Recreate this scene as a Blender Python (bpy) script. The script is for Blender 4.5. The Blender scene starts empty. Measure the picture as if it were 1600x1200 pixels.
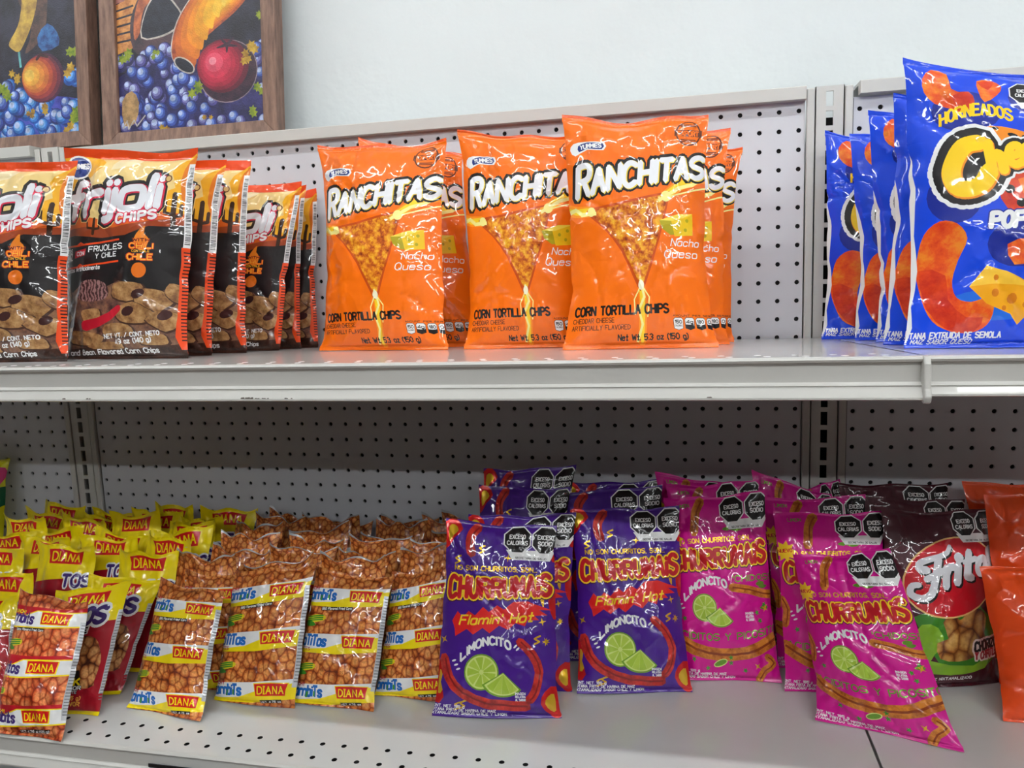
import bpy, math, random
import numpy as np
from mathutils import Vector, Matrix
from mathutils.geometry import delaunay_2d_cdt

# ---------------------------------------------------------------- camera, world, light, exposure
SC = bpy.context.scene
COL = SC.collection
IN = 0.0254
SC.view_settings.view_transform = 'Standard'
SC.view_settings.look = 'None'
SC.view_settings.gamma = 1.0
SC.view_settings.use_curve_mapping = False
SC.view_settings.exposure = -0.14

def camera():
    yaw, pitch, roll = -0.21884, -0.13325, -0.035957
    f = Vector((math.sin(yaw) * math.cos(pitch), math.cos(yaw) * math.cos(pitch), math.sin(pitch)))
    r = Vector((math.cos(yaw), -math.sin(yaw), 0))
    u = r.cross(f)
    r2 = math.cos(roll) * r + math.sin(roll) * u
    u2 = -math.sin(roll) * r + math.cos(roll) * u
    cd = bpy.data.cameras.new('camera')
    cd.sensor_width = 36.0
    cd.lens = 36.0 * 1208.987 / 1600.0
    cd.clip_start = 0.02
    co = bpy.data.objects.new('camera', cd)
    m = Matrix((r2, u2, -f)).transposed().to_4x4()
    m.translation = Vector((1.02577, -1.13906, -0.21189))
    co.matrix_world = m
    COL.objects.link(co)
    SC.camera = co
camera()

wd = bpy.data.worlds.new('world'); SC.world = wd; wd.use_nodes = True
wd.node_tree.nodes['Background'].inputs[0].default_value = (0.75, 0.87, 1.0, 1)
wd.node_tree.nodes['Background'].inputs[1].default_value = 0.05

CEIL = 1.15
FLOOR = -1.62
TUBE_E = (54.0, 92.0, 66.0)   # emission of the ceiling tubes: near, middle and far row
TUBES = [(-1.9, -0.80), (-0.5, -0.80), (0.9, -0.80), (2.3, -0.80),
         (0.2, -2.40), (1.6, -2.40), (3.0, -2.40), (4.4, -2.40),
         (0.2, -4.00), (1.6, -4.00), (3.0, -4.00), (4.4, -4.00)]

# ---------------------------------------------------------------- helpers
def lin(c):
    return tuple(((v / 255.0) / 12.92 if v / 255.0 <= 0.04045 else ((v / 255.0 + 0.055) / 1.055) ** 2.4) for v in c)

MATS = {}
def new_mat(name):
    m = bpy.data.materials.new(name); m.use_nodes = True
    nt = m.node_tree
    b = nt.nodes['Principled BSDF']
    return m, nt, b

def N(nt, kind, **kw):
    n = nt.nodes.new(kind)
    for k, v in kw.items():
        if k in ('inp',):
            for i, val in v.items(): n.inputs[i].default_value = val
        else: setattr(n, k, v)
    return n

def ramp(nt, stops):
    r = nt.nodes.new('ShaderNodeValToRGB')
    e = r.color_ramp.elements
    e[0].position = stops[0][0]; e[0].color = (*lin(stops[0][1]), 1)
    e[1].position = stops[-1][0]; e[1].color = (*lin(stops[-1][1]), 1)
    for p, c in stops[1:-1]:
        q = e.new(p); q.color = (*lin(c), 1)
    return r

def bump_group():
    g = bpy.data.node_groups.new('film_crinkle', 'ShaderNodeTree')
    g.interface.new_socket('Normal', in_out='OUTPUT', socket_type='NodeSocketVector')
    out = g.nodes.new('NodeGroupOutput')
    uv = g.nodes.new('ShaderNodeUVMap'); uv.uv_map = 'art'
    oi = g.nodes.new('ShaderNodeObjectInfo')
    mul = N(g, 'ShaderNodeMath', operation='MULTIPLY', inp={1: 37.0})
    g.links.new(oi.outputs['Random'], mul.inputs[0])
    cmb = g.nodes.new('ShaderNodeCombineXYZ')
    g.links.new(mul.outputs[0], cmb.inputs[0]); g.links.new(mul.outputs[0], cmb.inputs[2])
    add = N(g, 'ShaderNodeVectorMath', operation='ADD')
    g.links.new(uv.outputs[0], add.inputs[0]); g.links.new(cmb.outputs[0], add.inputs[1])
    no = N(g, 'ShaderNodeTexNoise', inp={'Scale': 14.0, 'Detail': 2.0})
    g.links.new(add.outputs[0], no.inputs['Vector'])
    mix = N(g, 'ShaderNodeVectorMath', operation='MULTIPLY_ADD', inp={1: (0.10, 0.10, 0.10)})
    g.links.new(no.outputs['Color'], mix.inputs[0]); g.links.new(add.outputs[0], mix.inputs[2])
    v1 = N(g, 'ShaderNodeTexVoronoi', feature='F1', inp={'Scale': 26.0})
    g.links.new(mix.outputs[0], v1.inputs['Vector'])
    n2 = N(g, 'ShaderNodeTexNoise', inp={'Scale': 9.0, 'Detail': 3.0, 'Roughness': 0.55})
    g.links.new(add.outputs[0], n2.inputs['Vector'])
    # only some areas of a bag are crumpled
    mr = N(g, 'ShaderNodeMapRange', inp={1: 0.47, 2: 0.68, 3: 0.12, 4: 1.0})
    g.links.new(n2.outputs[0], mr.inputs[0])
    m1 = N(g, 'ShaderNodeMath', operation='MULTIPLY')
    g.links.new(v1.outputs['Distance'], m1.inputs[0]); g.links.new(mr.outputs[0], m1.inputs[1])
    b = N(g, 'ShaderNodeBump', inp={'Strength': 0.9, 'Distance': 0.0055})
    g.links.new(m1.outputs[0], b.inputs['Height'])
    g.links.new(b.outputs[0], out.inputs[0])
    return g
CRINKLE = bump_group()

def tex_color(nt, spec):
    """procedural print colours in art coordinates (metres)"""
    uv = nt.nodes.new('ShaderNodeUVMap'); uv.uv_map = 'art'
    kind = spec[0]
    if kind == 'kernels':      # photo print of fried corn / nuts: cells with dark gaps
        _, scale, cdark, cmid, clight = spec
        no = N(nt, 'ShaderNodeTexNoise', inp={'Scale': scale * 0.8, 'Detail': 1.0})
        nt.links.new(uv.outputs[0], no.inputs['Vector'])
        ad = N(nt, 'ShaderNodeVectorMath', operation='MULTIPLY_ADD', inp={1: (0.5 / scale,) * 3})
        nt.links.new(no.outputs['Color'], ad.inputs[0]); nt.links.new(uv.outputs[0], ad.inputs[2])
        mp = N(nt, 'ShaderNodeMapping', inp={'Scale': (1.0, 0.85, 1.0)})
        nt.links.new(ad.outputs[0], mp.inputs[0])
        v = N(nt, 'ShaderNodeTexVoronoi', feature='F1', inp={'Scale': scale, 'Randomness': 0.8})
        ve = N(nt, 'ShaderNodeTexVoronoi', feature='DISTANCE_TO_EDGE', inp={'Scale': scale, 'Randomness': 0.8})
        nt.links.new(mp.outputs[0], v.inputs['Vector']); nt.links.new(mp.outputs[0], ve.inputs['Vector'])
        r = ramp(nt, [(0.0, clight), (0.30, clight), (0.58, cmid), (0.80, cdark)])
        nt.links.new(v.outputs['Distance'], r.inputs[0])
        re_ = ramp(nt, [(0.0, (150, 104, 84)), (0.06, (212, 186, 168)), (0.17, (255, 255, 255))])
        nt.links.new(ve.outputs['Distance'], re_.inputs[0])
        mz = N(nt, 'ShaderNodeMix', data_type='RGBA', blend_type='MULTIPLY'); mz.inputs[0].default_value = 0.85
        nt.links.new(r.outputs[0], mz.inputs[6]); nt.links.new(re_.outputs[0], mz.inputs[7])
        n2 = N(nt, 'ShaderNodeTexNoise', inp={'Scale': scale * 3, 'Detail': 2.0})
        nt.links.new(uv.outputs[0], n2.inputs['Vector'])
        r2 = ramp(nt, [(0.35, (205, 190, 180)), (0.6, (255, 255, 255))])
        nt.links.new(n2.outputs[0], r2.inputs[0])
        sp = nt.nodes.new('ShaderNodeSeparateColor'); nt.links.new(v.outputs['Color'], sp.inputs[0])
        hs = nt.nodes.new('ShaderNodeHueSaturation')
        mr = N(nt, 'ShaderNodeMapRange', inp={1: 0.0, 2: 1.0, 3: 0.72, 4: 1.1})
        nt.links.new(sp.outputs[0], mr.inputs[0]); nt.links.new(mr.outputs[0], hs.inputs['Value'])
        nt.links.new(mz.outputs[2], hs.inputs['Color'])
        mx = N(nt, 'ShaderNodeMix', data_type='RGBA', blend_type='MULTIPLY')
        mx.inputs[0].default_value = 0.8
        nt.links.new(hs.outputs[0], mx.inputs[6]); nt.links.new(r2.outputs[0], mx.inputs[7])
        return mx.outputs[2]
    if kind == 'speckle':      # mottled print between several colours
        _, scale, stops = spec
        no = N(nt, 'ShaderNodeTexNoise', inp={'Scale': scale, 'Detail': 5.0, 'Roughness': 0.7})
        nt.links.new(uv.outputs[0], no.inputs['Vector'])
        r = ramp(nt, stops)
        nt.links.new(no.outputs[0], r.inputs[0])
        return r.outputs[0]
    if kind == 'swirl':
        _, scale, stops = spec
        no = N(nt, 'ShaderNodeTexWave', inp={'Scale': scale, 'Distortion': 9.0, 'Detail': 3.0, 'Detail Scale': 2.0})
        nt.links.new(uv.outputs[0], no.inputs['Vector'])
        r = ramp(nt, stops)
        nt.links.new(no.outputs['Fac'], r.inputs[0])
        return r.outputs[0]

def film(name, col=None, tex=None, rough=0.42, metal=0.0, coat=0.85):
    """glossy printed packaging film"""
    if name in MATS: return MATS[name]
    m, nt, b = new_mat(name)
    if tex:
        nt.links.new(tex_color(nt, tex), b.inputs['Base Color'])
    else:
        b.inputs['Base Color'].default_value = (*lin(col), 1)
    b.inputs['Roughness'].default_value = rough
    b.inputs['Metallic'].default_value = metal
    b.inputs['Coat Weight'].default_value = coat
    b.inputs['Coat Roughness'].default_value = 0.035
    b.inputs['Specular IOR Level'].default_value = 0.25
    g = nt.nodes.new('ShaderNodeGroup'); g.node_tree = CRINKLE
    nt.links.new(g.outputs[0], b.inputs['Normal']); nt.links.new(g.outputs[0], b.inputs['Coat Normal'])
    MATS[name] = m
    return m

def paint(name, col, rough=0.4, metal=0.0, noise=0.0, scale=40.0, bump=0.0, bscale=200.0, coat=0.0):
    if name in MATS: return MATS[name]
    m, nt, b = new_mat(name)
    b.inputs['Base Color'].default_value = (*lin(col), 1)
    tc = nt.nodes.new('ShaderNodeTexCoord')
    if noise:
        no = N(nt, 'ShaderNodeTexNoise', inp={'Scale': scale, 'Detail': 4.0})
        nt.links.new(tc.outputs['Object'], no.inputs['Vector'])
        c2 = tuple(max(0, v * (1 - noise)) for v in col)
        r = ramp(nt, [(0.3, c2), (0.7, col)])
        nt.links.new(no.outputs[0], r.inputs[0]); nt.links.new(r.outputs[0], b.inputs['Base Color'])
    if bump:
        n2 = N(nt, 'ShaderNodeTexNoise', inp={'Scale': bscale, 'Detail': 3.0})
        nt.links.new(tc.outputs['Object'], n2.inputs['Vector'])
        bp = N(nt, 'ShaderNodeBump', inp={'Strength': 0.6, 'Distance': bump})
        nt.links.new(n2.outputs[0], bp.inputs['Height']); nt.links.new(bp.outputs[0], b.inputs['Normal'])
    b.inputs['Roughness'].default_value = rough
    b.inputs['Metallic'].default_value = metal
    b.inputs['Coat Weight'].default_value = coat
    MATS[name] = m
    return m

def link(o, parent=None):
    COL.objects.link(o)
    if parent: o.parent = parent
    return o

def mesh_obj(name, verts, faces, mats, parent=None, idx=None, smooth=False, loc=None):
    me = bpy.data.meshes.new(name)
    me.from_pydata([tuple(v) for v in verts], [], faces)
    for m in (mats if isinstance(mats, (list, tuple)) else [mats]): me.materials.append(m)
    if idx is not None: me.polygons.foreach_set('material_index', idx)
    if smooth: me.polygons.foreach_set('use_smooth', [True] * len(me.polygons))
    me.update()
    o = bpy.data.objects.new(name, me)
    if loc: o.location = loc
    return link(o, parent)

class MB:
    def __init__(s): s.v = []; s.f = []
    def add(s, vs, fs):
        k = len(s.v); s.v += [tuple(v) for v in vs]; s.f += [tuple(i + k for i in f) for f in fs]; return s
    def box(s, x0, x1, y0, y1, z0, z1):
        vs = [(x, y, z) for z in (z0, z1) for y in (y0, y1) for x in (x0, x1)]
        return s.add(vs, [(0, 2, 3, 1), (4, 5, 7, 6), (0, 1, 5, 4), (2, 6, 7, 3), (0, 4, 6, 2), (1, 3, 7, 5)])
    def sweep_x(s, prof, x0, x1):
        """profile of (y, z) points swept along x, closed ends"""
        n = len(prof)
        vs = [(x0, y, z) for y, z in prof] + [(x1, y, z) for y, z in prof]
        fs = [(i, (i + 1) % n, n + (i + 1) % n, n + i) for i in range(n)]
        fs += [tuple(range(n - 1, -1, -1)), tuple(range(n, 2 * n))]
        return s.add(vs, fs)
    def obj(s, name, mat, parent=None, smooth=False, bevel=0.0, loc=None):
        o = mesh_obj(name, s.v, s.f, mat, parent, smooth=smooth, loc=loc)
        if bevel:
            md = o.modifiers.new('bevel', 'BEVEL'); md.width = bevel; md.segments = 2; md.limit_method = 'ANGLE'
        return o

def tag(o, label=None, cat=None, group=None, kind=None):
    if label: o['label'] = label
    if cat: o['category'] = cat
    if group: o['group'] = group
    if kind: o['kind'] = kind
    return o

def empty(name, loc, label, cat, group=None):
    o = bpy.data.objects.new(name, None); o.empty_display_size = 0.02; o.location = loc
    link(o); return tag(o, label, cat, group)

# ---------------------------------------------------------------- room
wall_m = paint('wall_plaster', (226, 231, 232), rough=0.75, noise=0.03, scale=3.0, bump=0.0035, bscale=26.0)
ceil_m = paint('ceiling_board', (200, 201, 198), rough=0.9)
floor_m = paint('floor_tile', (92, 58, 44), rough=0.45, noise=0.25, scale=6.0)
far_m = paint('shop_wall_paint', (128, 126, 120), rough=0.8)
WY = 0.115
for nm, bx, mt in (('wall_back', (-3, 6, WY, WY + .1, FLOOR, CEIL), wall_m),
                   ('wall_front', (-3, 6, -6.1, -6.0, FLOOR, CEIL), far_m),
                   ('wall_left', (-3.1, -3, -6, WY, FLOOR, CEIL), far_m),
                   ('wall_right', (6, 6.1, -6, WY, FLOOR, CEIL), far_m),
                   ('floor', (-3, 6, -6, WY, FLOOR - .1, FLOOR), floor_m),
                   ('ceiling', (-3, 6, -6, WY, CEIL, CEIL + .1), ceil_m)):
    tag(MB().box(*bx).obj(nm, mt), kind='structure')

tube_ms = []
for k in range(3):
    m_, nt, b = new_mat('tube_glow')
    b.inputs['Base Color'].default_value = (0.9, 0.9, 0.9, 1)
    b.inputs['Emission Color'].default_value = (0.95, 0.99, 1.0, 1)
    b.inputs['Emission Strength'].default_value = TUBE_E[k]
    tube_ms.append(m_)
white_m = paint('white_enamel', (225, 225, 222), rough=0.4)
ORD = ['first', 'second', 'third', 'fourth', 'fifth', 'sixth', 'seventh', 'eighth', 'ninth', 'tenth']
for i, (x, y) in enumerate(TUBES):
    row = ('row directly over the shelf front', 'middle row of the room', 'row farthest from the shelf')[i // 4]
    t = empty('tube_light', (x, y, CEIL), 'white ceiling tube light, %s from the left in the %s' % (ORD[i % 4], row), 'ceiling light', 'ceiling tube lights')
    MB().sweep_x([(-.03, 0), (-.03, -.018), (.03, -.018), (.03, 0)], -.62, .62).obj('housing', white_m, t)
    pr = [(.016 * math.cos(a), -.036 + .016 * math.sin(a)) for a in [k * math.pi / 5 for k in range(10)]]
    MB().sweep_x(pr, -.60, .60).obj('tube', tube_ms[i // 4], t, smooth=False)
    for s in (-1, 1):
        MB().box(min(s * .60, s * .615), max(s * .60, s * .615), -.014, .014, -.052, -.018).obj('lamp_holder', white_m, t)

# ---------------------------------------------------------------- gondola shelving
metal_m = paint('shelf_enamel', (203, 201, 196), rough=0.3, noise=0.03, scale=9.0, coat=0.3)
deck_m = paint('shelf_deck_enamel', (216, 216, 214), rough=0.22, noise=0.03, scale=7.0, coat=0.4)
peg_m = paint('pegboard_enamel', (212, 212, 218), rough=0.5, noise=0.02, scale=5.0)
rail_m = paint('rail_enamel', (204, 202, 197), rough=0.4)
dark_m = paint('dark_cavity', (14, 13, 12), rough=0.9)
chip_m = paint('bare_chipped_metal', (70, 58, 48), rough=0.6)
BAY = 1.2192
UZ = lambda y: -0.3055 - (.021 / .448) * (y + .012)      # top of the slightly tilted upper shelf
LZ = -0.712

def pegboard(name, xa, xb, za, zb, hx, nx, hz, nz, label, r=0.0033):
    """sheet with round holes on a one inch grid; holes are real openings"""
    xs = [xa] + [hx + (i + .5) * IN for i in range(nx - 1)] + [xb]
    zs = [za] + [hz + (i + .5) * IN for i in range(nz - 1)] + [zb]
    V = []; F = []
    q = [math.radians(45 * k) for k in range(8)]
    for j in range(nz):
        for i in range(nx):
            cx, cz = hx + i * IN, hz + j * IN
            x0, x1, z0, z1 = xs[i], xs[i + 1], zs[j], zs[j + 1]
            k = len(V)
            V += [(x1, 0, cz), (x1, 0, z1), (cx, 0, z1), (x0, 0, z1), (x0, 0, cz), (x0, 0, z0), (cx, 0, z0), (x1, 0, z0)]
            V += [(cx + r * math.cos(a), 0, cz + r * math.sin(a)) for a in q]
            V += [(cx + r * math.cos(a), .003, cz + r * math.sin(a)) for a in q]
            for a in range(8):
                b2 = (a + 1) % 8
                F.append((k + a, k + 8 + a, k + 8 + b2, k + b2))
                F.append((k + 8 + a, k + 16 + a, k + 16 + b2, k + 8 + b2))
    t = mesh_obj(name, V, F, peg_m)
    tag(t, label, 'pegboard')
    MB().box(xa, xb, .0032, .005, za, zb).obj('backing', dark_m, t)  # near-black sheet added in place of the shade behind the holes
    return t

ztop = 0.012
main_z = [0.0, -0.0032, 0.0087]
pegboard('pegboard_panel', .0305, BAY - .0305, -1.02, ztop, .0381, 46, -40 * IN, 41, 'wide grey pegboard panel between the two slotted uprights')
pegboard('pegboard_panel', BAY + .0305, BAY + .62, -1.02, ztop, BAY + .0381, 23, -40 * IN - .0032, 41, 'grey pegboard panel to the right of the right upright')
pegboard('pegboard_panel', -.62, -.0305, -1.02, ztop + .009, -.0381 - 22 * IN, 23, -40 * IN + .0087, 41, 'grey pegboard panel to the left of the left upright')

def upright(x, label, ztp):
    t = empty('shelf_upright', (x, 0, FLOOR), label, 'shelf post')
    # slotted face: cells with rectangular slots, real openings
    V = []; F = []
    w = .0183; sw = .0046; sh = .0095
    n = 55
    for j in range(n):
        cz = ztp - .0162 - j * IN - FLOOR
        z0, z1 = cz - IN / 2, cz + IN / 2
        if j == 0: z1 = ztp - FLOOR
        k = len(V)
        V += [(-w, -.004, z0), (w, -.004, z0), (w, -.004, z1), (-w, -.004, z1),
              (-sw, -.004, cz - sh), (sw, -.004, cz - sh), (sw, -.004, cz + sh), (-sw, -.004, cz + sh),
              (-sw, -.001, cz - sh), (sw, -.001, cz - sh), (sw, -.001, cz + sh), (-sw, -.001, cz + sh)]
        for a in range(4):
            b2 = (a + 1) % 4
            F += [(k + a, k + b2, k + 4 + b2, k + 4 + a), (k + 4 + a, k + 4 + b2, k + 8 + b2, k + 8 + a)]
    mesh_obj('slotted_face', V, F, rail_m, t)
    zb = ztp - FLOOR
    MB().box(-w, -w + .0012, -.004, .06, 0, zb).box(w - .0012, w, -.004, .06, 0, zb).obj('web', rail_m, t)
    MB().box(-w, w, .058, .06, 0, zb - .03).obj('rear_flange', dark_m, t)
    for s in (-1, 1):
        a, b2 = sorted((s * (w + .0006), s * .029))
        MB().box(a, b2, -.006, .001, 0, zb - .0015).obj('panel_trim', rail_m, t, bevel=.0015)
    return t
upright(0, 'slotted grey shelf upright at the left, behind the yellow bags', .034)
upright(BAY, 'slotted grey shelf upright at the right, beside the blue bags', .0285)

def rail(x0, x1, z, label):
    t = MB().sweep_x([(-.012, z), (-.013, z - .001), (-.013, z - .0165), (-.011, z - .017), (.001, z - .017), (.001, z - .004), (.075, z - .004), (.075, z)], x0, x1).obj('top_rail', rail_m)
    return tag(t, label, 'shelf rail')
rail(.036, BAY - .0305, .029, 'grey metal top rail above the wide pegboard')
rail(BAY + .036, BAY + .62, .0305, 'grey metal top rail behind the blue bags at right')
rail(-.62, -.0305, .038, 'grey metal top rail under the left painting')

def shelf(name, x0, x1, top, yf, label, holes, dz=0.0):
    """deck, rolled nose and price channel; top(y) gives the deck height"""
    t = empty(name, ((x0 + x1) / 2, yf, top(yf)), label, 'shelf')
    ox, oy, oz = t.location
    def P(x, y, z): return (x - ox, y - oy, z - oz)
    yb = -.010
    V = [(x, y) for x in (x0, x1) for y in (yf + .004, yb)]
    pts = [Vector((x0, yf + .004)), Vector((x1, yf + .004)), Vector((x1, yb)), Vector((x0, yb))]
    edges = []; faces = [[0, 1, 2, 3]]
    for (hx, hy, rx, ry) in holes:
        k = len(pts)
        pts += [Vector((hx + rx * math.cos(a), hy + ry * math.sin(a))) for a in [q * math.pi / 5 for q in range(10)]]
        faces.append(list(range(k, k + 10)))
    res = delaunay_2d_cdt(pts, [], faces, 1, 1e-6, True)
    fs = [tuple(f) for f, o in zip(res[2], res[5]) if len(o) == 1 and o[0] == 0]
    vs = [P(v.x, v.y, top(v.y)) for v in res[0]]
    mesh_obj('deck', vs, fs, deck_m, t)
    if holes:   # dark sheet added to stand in for the shade below the holes
        MB().add([P(x0, yf + .01, top(yf) - .004), P(x1, yf + .01, top(yf) - .004), P(x1, yf + .09, top(yf + .09) - .004), P(x0, yf + .09, top(yf + .09) - .004)], [(0, 1, 2, 3)]).obj('perforation_shade', dark_m, t)
    z = top(yf)
    MB().add([P(x0, yf + .03, z - .012), P(x1, yf + .03, z - .012), P(x1, yb, top(yb) - .010), P(x0, yb, top(yb) - .010)], [(0, 3, 2, 1)]).obj('underside', metal_m, t)
    nose = [(yf + .004, z), (yf + .0015, z - .0006), (yf, z - .0025), (yf + .0012, z - .0045), (yf + .005, z - .0055),
            (yf + .0062, z - .0075), (yf + .0045, z - .0215), (yf + .002, z - .0228), (yf + .0005, z - .0240), (yf + .0015, z - .0250),
            (yf - .0035, z - .0335 + dz), (yf - .0035, z - .0352 + dz), (yf - .001, z - .0362 + dz), (yf + .012, z - .034), (yf + .010, z - .010), (yf + .009, z - .003)]
    o = MB().sweep_x([(y - oy, zz - oz) for y, zz in nose], x0 - ox + .0008, x1 - ox - .0008).obj('price_channel', metal_m, t)
    # end brackets below the deck
    for xx in (x0 + .002, x1 - .004):
        a = [P(xx, yf + .03, z - .012), P(xx, -.006, top(-.006) - .012), P(xx, -.006, top(-.006) - .055), P(xx, yf + .03, z - .026)]
        b2 = [(p[0] + .002, p[1], p[2]) for p in a]
        MB().add(a + b2, [(0, 1, 2, 3), (7, 6, 5, 4), (0, 4, 5, 1), (1, 5, 6, 2), (2, 6, 7, 3), (3, 7, 4, 0)]).obj('bracket', metal_m, t)
    return t, P

lowh = [(i * IN + .0127 * 0, y, .0031, .0031) for i in range(1, 47) for y in (-.411, -.4355)]
top_fn = lambda y: UZ(y)
low_fn = lambda y: LZ
sh1, P1 = shelf('metal_shelf', .0015, BAY - .0015, top_fn, -.460, 'upper white metal shelf holding the orange tortilla chip bags', [])
sh2, P2 = shelf('metal_shelf', BAY + .0015, BAY + .62, top_fn, -.460, 'upper white metal shelf section under the large blue bag', [], dz=.003)
sh3, P3 = shelf('metal_shelf', -.62, -.0015, top_fn, -.460, 'upper white metal shelf section at the far left', [])
sl1, Q1 = shelf('metal_shelf', .0015, BAY - .0015, low_fn, -.454, 'lower white metal shelf under the corn and stick snack bags', lowh)
sl2, Q2 = shelf('metal_shelf', BAY + .0015, BAY + .62, low_fn, -.454, 'lower white metal shelf section at the right under the orange bags', [(BAY + h[0], h[1], h[2], h[3]) for h in lowh if h[0] < .6])
sl3, Q3 = shelf('metal_shelf', -.62, -.0015, low_fn, -.454, 'lower white metal shelf section at the far left under the yellow bags', [(-h[0], h[1], h[2], h[3]) for h in lowh if h[0] < .6])
sb, QB = shelf('metal_shelf', -.62, BAY + .62, lambda y: -1.20, -.52, 'base shelf deck near the floor', [])
# white end cap where the two upper shelves meet, and its twin at the lower joint
def end_cap(x, yf, z, parent, P):
    pr = [(yf + .006, z + .0005), (yf - .002, z), (yf - .0045, z - .006), (yf - .0065, z - .026), (yf - .0085, z - .033), (yf - .007, z - .0375), (yf - .003, z - .039), (yf + .006, z - .036)]
    m = MB()
    n = len(pr)
    vs = [P(x - .0042, y, zz) for y, zz in pr] + [P(x + .0012, y, zz) for y, zz in pr]
    m.add(vs, [(i, (i + 1) % n, n + (i + 1) % n, n + i) for i in range(n)] + [tuple(range(n - 1, -1, -1)), tuple(range(n, 2 * n))])
    m.obj('end_cap', metal_m, parent, bevel=.0012)
end_cap(BAY + .001, -.460, UZ(-.46), sh2, P2)
end_cap(.002, -.460, UZ(-.46), sh1, P1)
# white dots painted in for lit perforations along the front of the upper deck
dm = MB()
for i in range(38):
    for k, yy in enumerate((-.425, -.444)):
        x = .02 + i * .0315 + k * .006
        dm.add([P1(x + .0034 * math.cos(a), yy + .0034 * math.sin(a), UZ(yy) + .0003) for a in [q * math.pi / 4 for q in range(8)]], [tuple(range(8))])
dm.obj('bright_hole_dots', paint('lit_hole_white', (245, 245, 245), rough=0.5), sh1)
# chipped paint marks on the upper price channel
cm = MB(); rnd = random.Random(4)
zc = UZ(-.46)
for cx, n in ((.10, 1), (.17, 1), (.21, 3), (.235, 2), (.268, 5), (.40, 1), (.43, 2), (.29, 8), (.315, 2), (.62, 9), (.655, 3), (1.05, 1)):
    for k in range(n):
        x = cx + (k - n / 2) * .0035 + rnd.uniform(-.001, .001); h = rnd.uniform(.0006, .0016); w = rnd.uniform(.001, .0025)
        y0, z0 = -.4636, zc - .0332
        cm.add([P1(x - w, y0, z0), P1(x + w, y0, z0), P1(x + w * .6, y0 + h * .55, z0 + h), P1(x - w * .7, y0 + h * .5, z0 + h * .8)], [(0, 1, 2, 3)])
cm.obj('paint_chips', chip_m, sh1)
# shelf label card hanging in the lower price channel
pc = empty('price_card', (.50, -.458, LZ - .012), 'pale grey price card with a black top strip in the lower shelf edge', 'price card')
MB().add([(-.050, 0, 0), (.046, 0, 0), (.046, .001, -.030), (-.050, .001, -.030), (-.050, .001, 0), (.046, .001, 0), (.046, .002, -.030), (-.050, .002, -.030)],
         [(0, 3, 2, 1), (4, 5, 6, 7), (0, 1, 5, 4), (2, 3, 7, 6), (0, 4, 7, 3), (1, 2, 6, 5)]).obj('card', paint('card_grey', (196, 198, 208), rough=0.5), pc)
MB().box(-.050, .046, -.0012, 0, -.0035, .0005).obj('top_strip', paint('card_black', (22, 22, 24), rough=0.5), pc)
# ---------------------------------------------------------------- lettering: stroke glyphs on a small grid
G = {
'A': "003860|1353", 'B': "0008|~083857553404|~044463614000", 'C': "~6748280602204061", 'D': "0008|~083866623000",
'E': "68080060|0454", 'F': "680800|0454", 'G': "~6748280602204062|626434", 'H': "0008|6068|0464", 'I': "0008",
'J': "~4842301002", 'K': "0008|6803|2560", 'L': "080060", 'M': "0008336860", 'N': "00086068",
'O': "~280602204062664828", 'P': "0008|~084867654404", 'Q': "~280602204062664828|4260", 'R': "0008|~084867654404|3460",
'S': "~67482807056361402001", 'T': "0868|3830", 'U': "~080220406268", 'V': "083068", 'W': "0820466088",
'X': "0068|0860", 'Y': "083468|3430", 'Z': "08680060",
'0': "~280602204062664828", '1': "062820", '2': "~062848665400|0060", '3': "~0728486634|~3463402001", '4': "50580262",
'5': "680804|~044563402001", '6': "~582806022040634504", '7': "086820", '8': "~3415062848665534|~340220406234",
'9': "~642306284866623010",
'a': "~5445150401104051|5550", 'b': "0008|~0415455451401001", 'c': "~5445150401104051", 'd': "5058|~5445150401104051",
'e': "0353|~53544515040110304051", 'f': "~48382620|0545", 'g': "~5445150401104051|~555a4b1b", 'h': "0008|~0415455450",
'i': "0005|0707", 'j': "~252a1b0b|2727", 'k': "0008|5502|2350", 'l': "0008", 'm': "0005|~04254440|~44658480",
'n': "0005|~0415455450", 'o': "~150401104051544515", 'p': "0b05|~0415455451401001", 'q': "5b55|~5445150401104051",
'r': "0005|~041545", 's': "~54451504134251401001", 't': "~28211040|0545", 'u': "~0501104051|5550", 'v': "052055",
'w': "0520446085", 'x': "0055|0550", 'y': "0530|551b", 'z': "05550050", '.': "0000", ',': "000a", "'": "0806",
'!': "0803|0000", '(': "~2806022a", ')': "~0826220a", '/': "0068", '-': "0444", '$': "0008", ' ': "",
'\u00a1': "0805|0a0a", '\u00cd': "0008|091a", '\u00c9': "68080060|0454", '&': "~6005172837450202204062",
}
def gval(c): return {'a': -1, 'b': -2}.get(c, None) if c in 'ab' else int(c)
GC = {}
def catmull(p, n=3):
    out = [p[0]]
    closed = p[0] == p[-1]
    m = len(p)
    for i in range(m - 1):
        a = p[i - 1] if i > 0 else (p[-2] if closed else p[0])
        b, c = p[i], p[i + 1]
        d = p[i + 2] if i + 2 < m else (p[1] if closed else p[-1])
        for k in range(1, n + 1):
            t = k / n
            out.append(tuple(.5 * (2 * b[j] + (c[j] - a[j]) * t + (2 * a[j] - 5 * b[j] + 4 * c[j] - d[j]) * t * t + (3 * b[j] - a[j] - 3 * c[j] + d[j]) * t ** 3) for j in (0, 1)))
    return out
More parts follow.
